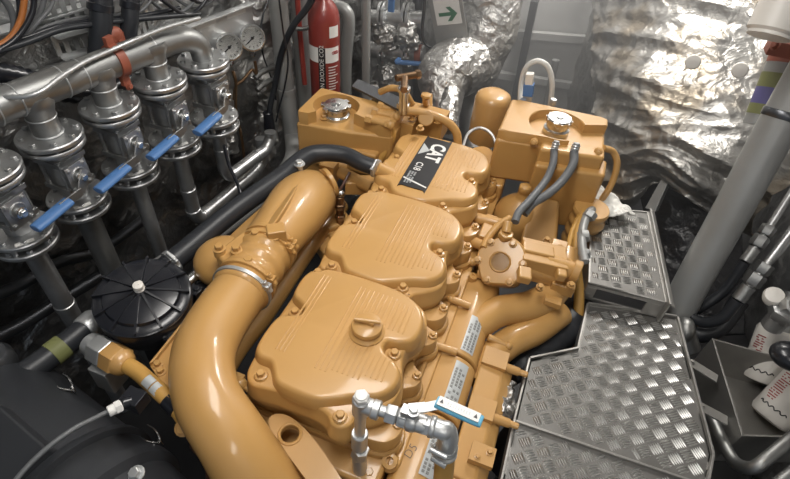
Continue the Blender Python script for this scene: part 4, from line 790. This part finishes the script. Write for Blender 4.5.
# ceiling lamps
def lamp(x, y, lab, e, sx=.3, sy=1.1):
    t = thing('ceiling_light', lab, 'ceiling light', (x, y, 2.74), 'ceiling lights'); m = M(); m.box((x, y, 2.77), (sx+.06, sy+.06, .05)); m.build('housing', WPAINT, t, bev=.005)
    m = M(); m.box((x, y, 2.74), (sx, sy, .012)); m.build('diffuser', LAMP, t)
    ld = bpy.data.lights.new('light', 'AREA'); ld.shape = 'RECTANGLE'; ld.size = sx; ld.size_y = sy; ld.energy = e; ld.color = (1, .965, .92)
    lo_ = bpy.data.objects.new('light', ld); C.objects.link(lo_); lo_.location = (0, 0, -.02); lo_.parent = t
# ================================================================== RIGHT
# foil wrapped duct: blanket surface given by depth points
CP = [[(585, -60, 2.75), (660, -70, 2.3), (740, -60, 2.1), (830, -40, 2.0), (900, -30, 2.0)],
      [(598, 10, 2.60), (660, 20, 2.25), (720, 30, 2.1), (790, 50, 2.0), (860, 60, 1.95)],
      [(600, 70, 2.55), (650, 80, 2.15), (715, 95, 2.0), (775, 110, 1.95), (840, 130, 1.95)],
      [(600, 120, 2.45), (640, 128, 2.15), (690, 135, 2.0), (738, 152, 1.9), (800, 180, 1.9)],
      [(598, 165, 2.38), (628, 168, 2.22), (666, 164, 2.08), (702, 182, 1.98), (760, 215, 1.95)],
      [(600, 204, 2.35), (636, 206, 2.28), (664, 184, 2.2), (712, 216, 2.08), (758, 240, 2.1)]]
G = [[D(*c) for c in row] for row in CP]
def surf(u, v):
    U, W = u*4, v*5; rows = []
    def cr(a, b, c, d, t): return (b*2+(c-a)*t+(a*2-b*5+c*4-d)*t*t+(b*3-a-c*3+d)*t*t*t)*.5
    i = min(int(U), 3); tu = U-i; j = min(int(W), 4); tv = W-j
    def rv(r):
        g = G[max(0, min(5, r))]; q = lambda k: g[max(0, min(4, k))]; return cr(q(i-1), q(i), q(i+1), q(i+2), tu)
    p = cr(rv(j-1), rv(j), rv(j+1), rv(j+2), tv)
    n = (CAM-p).normalized()*.2+V((-.75, -.5, .2)); n.normalize()
    w_ = v-.10*u; ridge = abs(noise.noise(V((w_*7, u*1.3, 3)))); r2 = abs(noise.noise(V((w_*15+u*2, u*3.1, 9))))
    fold = (1-2.2*ridge)*.045+(1-2*r2)*.012
    return p + n*(fold+crumple(p, 9)*.006+noise.noise(p*3)*.02)
m = M(); m.grid(surf, 190, 170); blanket = m.build('foil_insulation_blanket', FOILB, ang=24, solid=.008)
tag(blanket, 'large crumpled foil insulation blanket covering the duct at upper right', 'insulation')
for px, py, v in ((693, 62, 0), (740, 70, 0)):
    m = M(); c = D(px, py, 1.98 if px < 700 else 1.92); m.lathe(c, (CAM-c), [(.028, -.02), (.028, 0), (.024, .006), (.01, .008)], 20); m.build('insulation_washer', WPAINT, blanket)
for a, b, c_ in ((672, 62, 12), (682, 108, 14), (708, 128, 15)):
    pass
# side sheets running from the blanket to the back wall
m = M(); m.grid(lambda u, v: (lambda p: p+V((-1, 0, 0))*crumple(p, 6)*.02)(D(598, -20+200*v, 2.66).lerp(V((.0+.08*v, 3.40, 2.5-2.0*v)), u)), 60, 60); tag(m.build('foil_side_sheet', FOIL, ang=25, solid=.006), 'bright foil sheet on the flank of the duct facing the engine', 'insulation')
# dark plastic covered item below blanket
m = M()
def drk(u, v):
    a, b, c, d = D(632, 150, 2.45), D(740, 180, 2.3), D(665, 340, 2.4), D(745, 335, 2.25)
    p = a.lerp(b, u).lerp(c.lerp(d, u), v); return p+V((-.5, -.5, .5))*(crumple(p, 6)*.012+math.sin(u*3.1)*.04)
m.grid(drk, 60, 60); tag(m.build('dark_sheeting', mat('black_sheeting', (.03, .03, .033), .22, .1, bump=[('n', 9, .7, .03)]), ang=35, solid=.006), 'crinkled black plastic sheeting below the foil blanket', 'sheeting')
m = M(); m.prism([D(665, 172, 2.12), D(672, 174, 2.10), D(655, 212, 2.12), D(645, 208, 2.15)], V((.02, .04, -.02))); tag(m.build('grey_strap', GPIPE, bev=.002), 'flat grey strap under the lower edge of the foil blanket', 'strap')
# large grey pipe
pipe_thing('drain_pipe', 'large plain grey pipe slanting down at right beside the tread step', [D(845, 8, 1.42), D(780, 122, 1.55), D(735, 205, 1.66), D(690, 286, 1.78), D(668, 330, 1.85)], .056, GPIPE, smooth=False, seg=32)
t = thing('banded_pipe', 'grey pipe with green and purple tape bands at the right photo edge', 'pipe', D(770, 110, 1.62)); a, b = D(800, 20, 1.60), D(758, 125, 1.70); m = M(); m.tube([a, b], .045, 24); m.build('tube', GPIPE, t)
for f0, f1, mt in ((.50, .64, OLIVE), (.64, .80, PURPLE), (.80, .90, OLIVE), (.30, .40, REDB)):
    m = M(); ax = (b-a).normalized(); L = (b-a).length; m.lathe(a+ax*L*f0, ax, [(.046, 0), (.046, L*(f1-f0))], 26); m.build('tape_band', mt, t)
m = M(); a, b = D(800, 50, 1.44), D(770, 140, 1.56); ax = (D(780, 122, 1.55)-D(845, 8, 1.42)).normalized(); c = D(845, 8, 1.42).lerp(D(780, 122, 1.55), .90); m.lathe(c, ax, [(.0575, 0), (.059, .002), (.059, .022), (.0575, .024)], 32); tag(m.build('pipe_band', DSTEEL), 'dark band around the large slanting grey pipe', 'band')
m = M(); a, b = D(800, -25, 1.35), D(770, 34, 1.40); m.cyl(b, a, .062, .062, 36); m.lathe(b, a-b, [(.055, -.008), (.055, 0)], 30); tag(m.build('white_filter', WPAINT), 'white cylinder hanging at the top right corner', 'filter')
m = M(); m.box(D(785, 48, 1.5), (.09, .05, .04)); m.bolt(D(776, 46, 1.47), (-1, -.5, .5), .01, .01); tag(m.build('clamp_block', REDB, bev=.004), 'red oxide clamp block under the white cylinder', 'clamp')
# hydraulic lines
def hyd(pts, r_, fits, lab, hosefrom):
    t = thing('hydraulic_line', lab, 'hydraulic line', pts[len(pts)//2], 'hydraulic lines right of the large grey pipe')
    m = M(); m.tube(pts[:hosefrom+1], r_*.8, 16); m.build('steel_tube', STEEL, t)
    m = M(); m.tube(pts[hosefrom:], r_*1.15, 18); m.build('rubber_hose', RUBBER, t)
    a, b = pts[hosefrom-1], pts[hosefrom]; ax = (b-a).normalized()
    for s_, rr_, h in fits:
        m = M(); 
        if rr_ > 1.5: m.hexn(b+ax*s_, ax, r_*rr_, h)
        else: m.cyl(b+ax*s_, b+ax*(s_+h), r_*rr_)
        m.build('union_nut', STEELM, t)
FT = [(-.14, 1.6, .035), (-.10, 1.75, .04), (-.055, 1.35, .055)]
hyd([D(830, 135, 1.66), D(790, 195, 1.70), D(770, 226, 1.72), D(745, 262, 1.74), D(725, 290, 1.78), D(700, 308, 1.82), D(680, 318, 1.87)], .0145, FT, 'hydraulic line with hex unions, the one nearer the large grey pipe', 3)
hyd([D(850, 150, 1.55), D(800, 220, 1.60), D(768, 262, 1.62), D(738, 300, 1.66), D(722, 318, 1.70), D(702, 322, 1.75), D(684, 312, 1.8)], .016, FT, 'hydraulic line with hex unions, the one nearer the right photo edge', 3)
pipe_thing('hydraulic_tube', 'thin bright tube between hydraulic lines at the right edge', [D(830, 190, 1.70), D(790, 240, 1.72), D(760, 275, 1.74), D(745, 300, 1.78)], .009, STEEL, seg=10)
pipe_thing('black_hose', 'thick black hose curling below the large grey pipe', [D(740, 300, 1.76), D(722, 325, 1.78), D(700, 334, 1.80), D(682, 322, 1.84), D(672, 300, 1.9)], .030, RUBBER, cat_='hose')
# steel tray with filters
zt_ = .93
tc = [P(712, 338, zt_), P(800, 362, zt_), P(860, 440, zt_), P(742, 436, zt_)]
tr_ = thing('drip_tray', 'open sheet steel drip tray holding white filters at the right edge', 'tray', sum(tc, V())/4+V((0, 0, -.16)))
dn = V((0, 0, -.16)); sh = V((0, 0, -.006))
m = M(); ctr = sum(tc, V())/4
for i in range(4):
    a, b = tc[i], tc[(i+1) % 4]; nn = (ctr-(a+b)/2); nn.z = 0; nn.normalize(); m.prism([a, b, b+dn, a+dn], nn*.006)
m.prism([p+dn for p in tc], (0, 0, .005)); m.build('tray_box', TRAYM, tr_, bev=.001)
for k, ((a, b), (a2, b2), (c_, d), (c2, d2)) in enumerate([((693, 358), (713, 368), (712, 378), (700, 374)), ((703, 402), (722, 412), (722, 420), (708, 418))]):
    m = M(); p, q = P(a, b, zt_+.015), P(c_, d, zt_-.01); m.bar(P(a-2, b+5, zt_+.012), P(c_+5, d+1, zt_+.0), .03, .006); m.bolt(P(a-1, b+4, zt_+.018), (0, 0, 1), .006, .006); m.build('hanger_strap', TRAYM, tr_, bev=.001)
for lab, b_, tp, r_ in [('white canister filter with red print, upper one in the tray', (766, 366), (786, 312), .062), ('white canister filter with red print, lower one in the tray', (780, 408), (830, 358), .062)]:
    p, q = P(*b_, .845), P(*tp, 1.0); t = thing('canister_filter', lab, 'filter', p, 'white canister filters in the drip tray'); ax = (q-p).normalized(); L = .17; p = p-ax*.04
    m = M(); m.lathe(p, ax, [(r_*.6, -.012), (r_*.9, -.006), (r_, .008), (r_, L-.01), (r_*.92, L)], 40); cn = m.build('canister', WPAINT, t)
    m = M(); m.lathe(p+ax*L, ax, [(r_*.6, 0), (r_*.62, .03), (r_*.45, .035), (r_*.45, .06)], 28); m.hexn(p+ax*(L+.05), ax, r_*.55, .025); m.lathe(p+ax*(L+.075), ax, [(r_*.38, 0), (r_*.38, .05)], 20); m.build('head', STEEL, t)
    m = M(); vd_ = (CAM-p); vd_ = (vd_-ax*vd_.dot(ax)).normalized(); s2_ = ax.cross(vd_)
    for k in range(12):
        for j in range(6):
            if random.random() < .8:
                an = -.9+j*.09+(.0 if k % 4 else .05); d = vd_*math.cos(an)+s2_*math.sin(an); h = .05+k*.008; m.box(p+ax*h+d*(r_+.0008), (.0035, .006, .0008), (ax, d.cross(ax), d))
    m.build('red_print', RPRINT, cn, flatsh=True)
    m = M(); pts = [p+ax*(.030+.004*math.sin(k*1.9)) + (vd_*math.cos(-.9+k*.09)+s2_*math.sin(-.9+k*.09))*(r_+.001) for k in range(16)]; m.tube(pts, .0018, 5, 3); m.build('black_mark', BPRINT, cn)
m = M(); m.sphere(D(793, 357, 1.42), .045, 20, (1.3, 1, .8)); m.cyl(D(793, 357, 1.42), D(820, 350, 1.4), .03); tag(m.build('rubber_boot', BLACK), 'black rounded rubber boot at the right edge over the filters', 'cap')
m = M(); c = D(774, 296, 1.50); m.lathe(c, (-.3, -.4, .9), [(.026, -.02), (.028, 0), (.024, .01), (.01, .014)], 20); tag(m.build('white_button', WPAINT), 'round white plastic plug above the upper canister filter', 'plug')
m = M(); c = D(787, 310, 1.48); m.cyl(c+V((0, 0, -.08)), c, .03); m.hexn(c+V((0, 0, -.03)), (0, 0, 1), .042, .035); m.hexn(c, (0.3, -.3, 1), .032, .03); m.cyl(c+V((0, 0, .02)), D(815, 290, 1.45), .025); tag(m.build('pipe_union', STEEL), 'steel union assembly at the right edge above the filters', 'fitting')
for lab, pts in [('bent steel rail passing under the tray corner, upper', [(850, 395, 1.0), (800, 432, 1.0), (768, 458, .98), (752, 468, .95), (735, 462, .90), (722, 440, .88), (712, 418, .86)]), ('bent steel rail at the bottom right corner, lower', [(860, 430, 1.0), (800, 468, 1.0), (770, 492, .98)])]:
    pipe_thing('bent_rail', lab, [P(*p) for p in pts], .017, STEELM, cat_='rail', seg=16)
# ---- walkway
def tread(poly, z, s, ang, m, org=(0, 0), inset=.012):
    ca, sa = math.cos(R(ang)), math.sin(R(ang)); n = len(poly)
    area = sum(poly[i][0]*poly[(i+1) % n][1]-poly[(i+1) % n][0]*poly[i][1] for i in range(n)); sg_ = 1 if area > 0 else -1
    def dist(x, y):
        ins = False; dd = 9
        for i in range(n):
            x1, y1 = poly[i]; x2, y2 = poly[(i+1) % n]
            if (y1 > y) != (y2 > y) and x < (x2-x1)*(y-y1)/(y2-y1)+x1: ins = not ins
            L = math.hypot(x2-x1, y2-y1); t = max(0, min(1, ((x-x1)*(x2-x1)+(y-y1)*(y2-y1))/L/L)); dd = min(dd, math.hypot(x-x1-t*(x2-x1), y-y1-t*(y2-y1)))
        return dd if ins else -1
    cx = sum(p[0] for p in poly)/n; cy = sum(p[1] for p in poly)/n; K = 26
    nm_ = m.cur; m.cur = 1
    for i in range(-K, K):
        for j in range(-K, K):
            x0, y0 = i*s, j*s
            for k in range(5):
                o = (k-2)*s*.185; hl = s*.44
                if (i+j) % 2: a, b = (x0-hl, y0+o), (x0+hl, y0+o); nx = (0, 1)
                else: a, b = (x0+o, y0-hl), (x0+o, y0+hl); nx = (1, 0)
                Wd = s*.075; pt = []
                for (lx, ly), hh, dw in ((a, 0, 0), ((a[0]*.78+b[0]*.22, a[1]*.78+b[1]*.22), 0, Wd), ((a[0]*.22+b[0]*.78, a[1]*.22+b[1]*.78), 0, Wd), (b, 0, 0), ((a[0]*.22+b[0]*.78, a[1]*.22+b[1]*.78), 0, -Wd), ((a[0]*.78+b[0]*.22, a[1]*.78+b[1]*.22), 0, -Wd), ((a[0]*.7+b[0]*.3, a[1]*.7+b[1]*.3), 1, 0), ((a[0]*.3+b[0]*.7, a[1]*.3+b[1]*.7), 1, 0)):
                    lx += nx[0]*dw; ly += nx[1]*dw
                    pt.append((cx+lx*ca-ly*sa, cy+lx*sa+ly*ca, z+(.0024 if hh else 0)))
                if dist(*pt[0][:2]) < inset or dist(*pt[3][:2]) < inset: continue
                m.add(pt, [(0, 1, 6), (1, 2, 7, 6), (2, 3, 7), (3, 4, 7), (4, 5, 6, 7), (5, 0, 6)])
ZP = .95
A = P(515, 421, ZP); B = P(705, 486, ZP)
rear = [P(588, 305, ZP), P(676, 318, ZP), P(711, 455, ZP), B+V((.0, .0, 0)), A, P(530, 360, ZP), P(578, 350, ZP)]
near = [A, B, P(724, 505, ZP), V((.74, .30, ZP)), V((.148, .25, ZP)), V((.150, .62, ZP))]
for poly, lab in ((rear, 'aluminium tread plate walkway section behind the diagonal seam, beside the engine'), (near, 'aluminium tread plate walkway section in the foreground, in front of the diagonal seam')):
    t = thing('walkway_plate', lab, 'walkway', sum(poly, V())/len(poly)+V((0, 0, -.05)), 'tread plate walkway sections')
    cc_ = sum(poly, V())/len(poly); pq = [p+(cc_-p).normalized()*.0012 for p in poly]
    m = M(); m.prism([p for p in pq], (0, 0, -.006)); tread([(p.x, p.y) for p in poly], ZP, .0355, 45-10, m, inset=.006); m.build('tread_plate', [PLATE, BARM], t, ang=20)
    for x, y in (((.22, .90), (.62, .90), (.34, 1.22), (.55, 1.24)) if poly is rear else ((.20, .40), (.62, .45), (.20, .62), (.66, .66))):
        m = M(); m.box((x, y, .47), (.04, .04, .94)); m.build('support_leg', DSTEEL, t)
    for i in range(len(poly)):
        a, b = poly[i], poly[(i+1) % len(poly)]
        if (a is A and b is B) or (a is B and b is A) : continue
        nn = V((-(b-a).y, (b-a).x, 0)).normalized(); nn = nn if nn.dot(cc_-(a+b)/2) > 0 else -nn
        m = M(); m.prism([a, b, b+V((0, 0, -.045)), a+V((0, 0, -.045))], nn*.006); m.prism([a+V((0, 0, .010)), b+V((0, 0, .010)), b-nn*.006+V((0, 0, .010)), a-nn*.006+V((0, 0, .010))], (0, 0, -.05)); m.build('edge_angle', TRAYM, t, bev=.0008)
# step box
ZS = 1.03
S = [P(590, 214, ZS), P(652, 211, ZS), P(676, 300, ZS), P(664, 309, ZS), P(588, 283, ZS)]
# front edge
S = [P(590, 222, ZS), P(600, 208, ZS), P(648, 212, ZS), P(667, 303, ZS), P(588, 283, ZS)]
st = thing('step_box', 'raised tread plate step with an open front slot behind the walkway', 'step', sum(S, V())/5+V((0, 0, -.12)))
m = M(); m.prism(S, (0, 0, -.006)); tread([(p.x, p.y) for p in S], ZS, .036, 12, m, inset=.010); m.build('tread_plate', [PLATE, BARM], st, ang=20)
cc_ = sum(S, V())/5
for i in range(5):
    a, b = S[i], S[(i+1) % 5]; nn = V((-(b-a).y, (b-a).x, 0)).normalized(); nn = nn if nn.dot(cc_-(a+b)/2) > 0 else -nn
    if i == 3:
        m = M(); z1 = V((0, 0, -.075)); f = lambda t_, z_: b.lerp(a, t_)+V((0, 0, z_))
        m.prism([f(0, 0), f(1, 0), f(1, -.018), f(0, -.018)], nn*.006); m.prism([f(0, -.018), f(.14, -.018), f(.14, -.075), f(0, -.075)], nn*.006)
        m.prism([f(.78, -.018), f(1, -.018), f(1, -.075), f(.78, -.075)], nn*.006); m.prism([f(.14, -.062), f(.78, -.062), f(.78, -.075), f(.14, -.075)], nn*.006); m.build('front_frame', TRAYM, st, bev=.001)
    else:
        m = M(); m.prism([a+V((0, 0, .004)), b+V((0, 0, .004)), b+V((0, 0, -.075)), a+V((0, 0, -.075))], nn*.006); m.build('side_panel', TRAYM, st, bev=.001)
m = M(); a, b = S[2], S[3]; o = V((.03, 0, 0)); m.prism([a+V((0, 0, .02)), b+V((.0, -.02, .02)), b+V((.0, -.02, -.075)), a+V((0, 0, -.07))], (.006, 0, 0)); m.prism([a+V((0, 0, .02)), b+V((0, -.02, .02)), b+V((.02, -.02, .01)), a+V((.02, 0, .01))], (0, 0, -.005)); m.build('side_flange', TRAYM, st, bev=.001)
# white cloth
m = M(); cl = [P(593, 190, 1.10), P(606, 200, 1.10), P(632, 214, 1.09), P(602, 219, 1.10), P(588, 212, 1.12)]
def cloth(u, v):
    p = P(594, 184, 1.10).lerp(P(612, 194, 1.07), u).lerp(P(586, 216, 1.09).lerp(P(636, 215, 1.055), u), v)
    return p+V((0, 0, .02*noise.noise(p*22)+.012*abs(noise.noise(p*45))))
m.grid(cloth, 26, 26); tag(m.build('white_cloth', CLOTH, solid=.003), 'crumpled white cloth lying between the right tank and the tread step', 'cloth')
# black wrapped hose
m = M(); m.tube([P(508, 372, .86), P(530, 358, .87), P(552, 342, .88), P(570, 322, .89), P(578, 300, .89)], [.045, .05, .052, .052, .048], 40, 14, crump=(.004, 14))
tag(m.build('wrapped_hose', RUBBER, ang=40), 'black wrapped hose bulging between the exhaust runners and the walkway', 'hose')
pipe_thing('yellow_cable_hose', 'yellow ribbed conduit running down between the engine and the step', [P(584, 212, 1.10), P(577, 235, 1.08), P(576, 262, 1.03), P(579, 295, .97), P(577, 325, .90), P(572, 350, .82), P(562, 378, .66)], .017, YEL2, cat_='hose', seg=16)
pipe_thing('thin_yellow_tube', 'thin yellow tube beside the ribbed conduit next to the step', [P(580, 215, 1.10), P(572, 232, 1.09), P(568, 250, 1.07), P(566, 262, 1.05)], .009, YEL2, cat_='hose', seg=12)
m = M(); m.tube([P(585, 262, 1.12), P(582, 245, 1.13), P(583, 228, 1.14), P(588, 214, 1.15), P(592, 210, 1.13)], .014, 14); m.hexn(P(584, 240, 1.13), P(583, 228, 1.14)-P(584, 240, 1.13), .021, .03); m.hexn(P(588, 218, 1.15), (0.2, .5, .3), .022, .025); m.hexn(P(584, 256, 1.12), (0, .7, .1), .020, .02)
tag(m.build('grey_elbow_fitting', GPIPE), 'grey elbow pipe fitting standing at the left edge of the step', 'fitting')
m = M(); m.bar(P(573, 270, 1.10), P(590, 255, 1.12), .016, .004); a, b = P(568, 276, 1.10), P(578, 268, 1.10); t = thing('small_valve_handle', 'small pale valve handle tag beside the step front corner', 'valve lever', P(578, 266, 1.09)); m.build('tag', LABEL, t); m = M(); m.cyl(a, b, .006); m.build('stem', BLUE, t)
# foil bit by the walkway edge
m = M(); m.tube([P(510, 385, .93), P(505, 398, .93), P(500, 412, .93), P(496, 424, .92)], [.02, .032, .03, .015], 32, 12, crump=(.014, 24)); tag(m.build('foil_scrap', FOIL, ang=25), 'crumpled foil scrap wedged between the engine side and walkway', 'foil')
m = M(); m.tube([P(620, 345, .55), P(560, 400, .55), P(500, 470, .5)], .08, 20); tag(m.build('bilge_hose', RUBBER), 'dark hose low in the gap beside the walkway', 'hose')
m = M(); m.sphere(P(684, 330, .90), .045, 20, (.7, 1, 1)); m.cyl(P(684, 330, .86), P(690, 350, .80), .035); tag(m.build('pipe_bend', STEELM), 'rounded steel pipe bend just right of the walkway plate corner', 'fitting')
# ================================================================== silver pipe and ball valve in front
bv = thing('drain_valve_assembly', 'silver pipe tee with a light blue handled ball valve in front of the engine', 'valve', P(362, 470, 1.05))
zb_ = 1.33
T0 = P(361, 404, zb_); m = M(); m.cyl(T0+V((0, 0, -.03290)), T0+V((0, 0, .01880)), .01739); m.cyl(T0, P(378, 410, zb_), .01692); m.cyl(P(374, 409, zb_)-(P(378, 410, zb_)-T0)*.1, P(380, 411, zb_), .01927); m.build('pipe_tee', GALV, bv)
m = M(); m.hexn(T0+V((0, 0, .01692)), (0, 0, 1), .01551, .01504); m.lathe(T0+V((0, 0, .03196)), (0, 0, 1), [(.01222, 0), (.01128, .00282), (.00564, .00376)], 18); m.build('plug', WHITE, bv)
m = M(); b = T0+V((0, 0, -.20)); m.cyl(T0+V((0, 0, -.02820)), b, .01175); m.cyl(T0+V((0, 0, -.12)), T0+V((0, 0, -.18)), .01786); m.build('riser', GALV, bv)
m = M(); m.hexn(b+V((.0, 0, -.02820)), (.15, -.1, 1), .01974, .04700); m.cyl(b+V((.00940, -.00940, -.10)), b+V((0, 0, -.01880)), .01598); m.build('lower_union', GALV, bv)
p0, p1 = P(378, 410, zb_), P(446, 431, zb_); ax = (p1-p0).normalized(); L = (p1-p0).length
m = M(); m.cyl(p0-ax*.00940, p0+ax*L*.30, .01128); m.hexn(p0+ax*L*.12, ax, .01974, .02256); m.cyl(p0+ax*L*.32, p0+ax*L*.72, .01880); m.sphere(p0+ax*L*.50, .02209, 18); m.hexn(p0+ax*L*.30, ax, .02021, .01880); m.hexn(p0+ax*L*.66, ax, .02021, .02444); m.build('valve_body', GALV, bv, bev=.00094)
m = M(); e0 = p0+ax*L*.80; m.tube([e0, e0+ax*.02068, P(447, 431, zb_-.00376), P(449, 438, zb_-.01880), P(447, 447, zb_-.04230)], .01833, 20); m.cyl(p0+ax*L*.76, e0+ax*.00564, .02115); m.lathe(P(447, 446, zb_-.04230), P(446, 452, zb_-.06580)-P(447, 446, zb_-.04230), [(.01786, -.00376), (.02162, 0), (.02162, .01316), (.01786, .01504)], 22); m.build('elbow', GALV, bv, ang=55)
m = M(); m.tube([P(447, 445, zb_-.04700), P(445, 460, zb_-.08460), P(442, 490, zb_-.16)], .01974, 20); m.build('outlet_hose', YEL2, bv)
m = M(); q = P(444, 452, zb_-.05640); m.ring(q, (0, .2, 1), .02209, .00376, 26, 8); m.cyl(q+V((-.01880, -.01880, 0)), q+V((.01128, -.02444, 0)), .00658, seg=12); m.cyl(P(430, 449, zb_-.02820), P(447, 458, zb_-.02820), .00564, seg=12); m.build('hose_clamp', GALV, bv)
hs_ = p0+ax*L*.50+V((0, 0, .02068)); m = M(); m.cyl(hs_, hs_+V((0, 0, .01692)), .00940); m.bolt(hs_+V((0, 0, .01504)), (0, 0, 1), .00846, .00752); m.box(hs_+V((-.00752, 0, .00752)), (.02820, .01880, .01128)); m.build('stem', GALV, bv)
h0_, h1_, h2_ = hs_+V((0, 0, .01692)), P(437, 402, zb_+.04230), P(482, 422, zb_+.04700)
m = M(); m.bar(h0_-V((.00940, 0, 0)), h0_.lerp(h1_, .55)+V((0, 0, -.00470)), .02068, .00376); m.bar(h0_.lerp(h1_, .5)+V((0, 0, -.00470)), h1_+(h2_-h1_)*.1, .01880, .00376); hh = m.build('handle', GALV, bv, bev=.00094)
hx = (h2_-h1_).normalized(); m = M(); m.tube([h1_, h1_+hx*.00564, h2_-hx*.00752, h2_], [.01034, .01269, .01269, .00846], 18, 6, flat=.62); m.build('grip_sleeve', LBLUE, hh)
sd = hx.cross(V((0, 0, 1))).normalized(); upn = sd.cross(hx); upn = upn if upn.z > 0 else -upn
m = M(); cl_ = h1_.lerp(h2_, .48)+upn*.00921; m.box(cl_, (.07990, .01880, .00113), (hx, sd, upn)); m.box(cl_-upn*.00188, (.07990, .01692, .00376), (hx, sd, upn)); lb_ = m.build('white_label', WHITE, hh)
m = M()
for k in (-1, 1): m.prism([cl_+upn*.00075+hx*(.03290*k-.00376)+sd*.00376, cl_+upn*.00075+hx*(.03290*k+.00376)+sd*.00376, cl_+upn*.00075+hx*.03290*k-sd*.00470], upn*.00038)
m.build('label_symbols', BPRINT, lb_, flatsh=True)
m = M()
for k in range(9): m.box(cl_+upn*.00075+hx*(-.02068+.00517*k), (.00282, .00564, .00028), (hx, sd, upn))
m.build('label_print', LABEL, lb_, flatsh=True)
# ================================================================== LIGHT, CAMERA
lamp(.12, 2.95, 'long ceiling light over the rear of the engine', 62, .35, .9)
lamp(-.3, .75, 'long ceiling light over the middle of the engine room', 18, .35, 1.2)
lamp(.55, -.9, 'ceiling light near the front of the engine room', 7, .35, .9)
hm = bpy.data.materials.new('thin_haze'); hm.use_nodes = True; nt = hm.node_tree; nt.nodes.remove(nt.nodes['Principled BSDF'])
vsn = nt.nodes.new('ShaderNodeVolumeScatter'); vsn.inputs['Density'].default_value = .19; vsn.inputs['Anisotropy'].default_value = .3; vsn.inputs['Color'].default_value = (.95, .97, 1, 1); nt.links.new(vsn.outputs[0], nt.nodes['Material Output'].inputs['Volume'])
m = M(); m.box((.25, 2.75, 1.4), (2.0, 2.1, 2.7)); tag(m.build('haze', hm), 'thin white haze hanging at the rear of the engine room under the lamp', 'haze', kind='stuff')
w = bpy.data.worlds.new('world'); bpy.context.scene.world = w; w.use_nodes = True
w.node_tree.nodes['Background'].inputs[0].default_value = (.62, .70, .80, 1); w.node_tree.nodes['Background'].inputs[1].default_value = .38
cd = bpy.data.cameras.new('camera'); co = bpy.data.objects.new('camera', cd); C.objects.link(co)
cd.sensor_fit = 'HORIZONTAL'; cd.sensor_width = 36; cd.lens = F/790*36; cd.clip_start = .02
co.matrix_world = Matrix(((XA.x, -XA.y, -XA.z, CAM.x), (YA.x, -YA.y, -YA.z, CAM.y), (ZA.x, -ZA.y, -ZA.z, CAM.z), (0, 0, 0, 1)))
bpy.context.scene.camera = co
vs = bpy.context.scene.view_settings; vs.view_transform = 'Standard'; vs.look = 'None'; vs.exposure = -.14; vs.gamma = 1; vs.use_curve_mapping = False
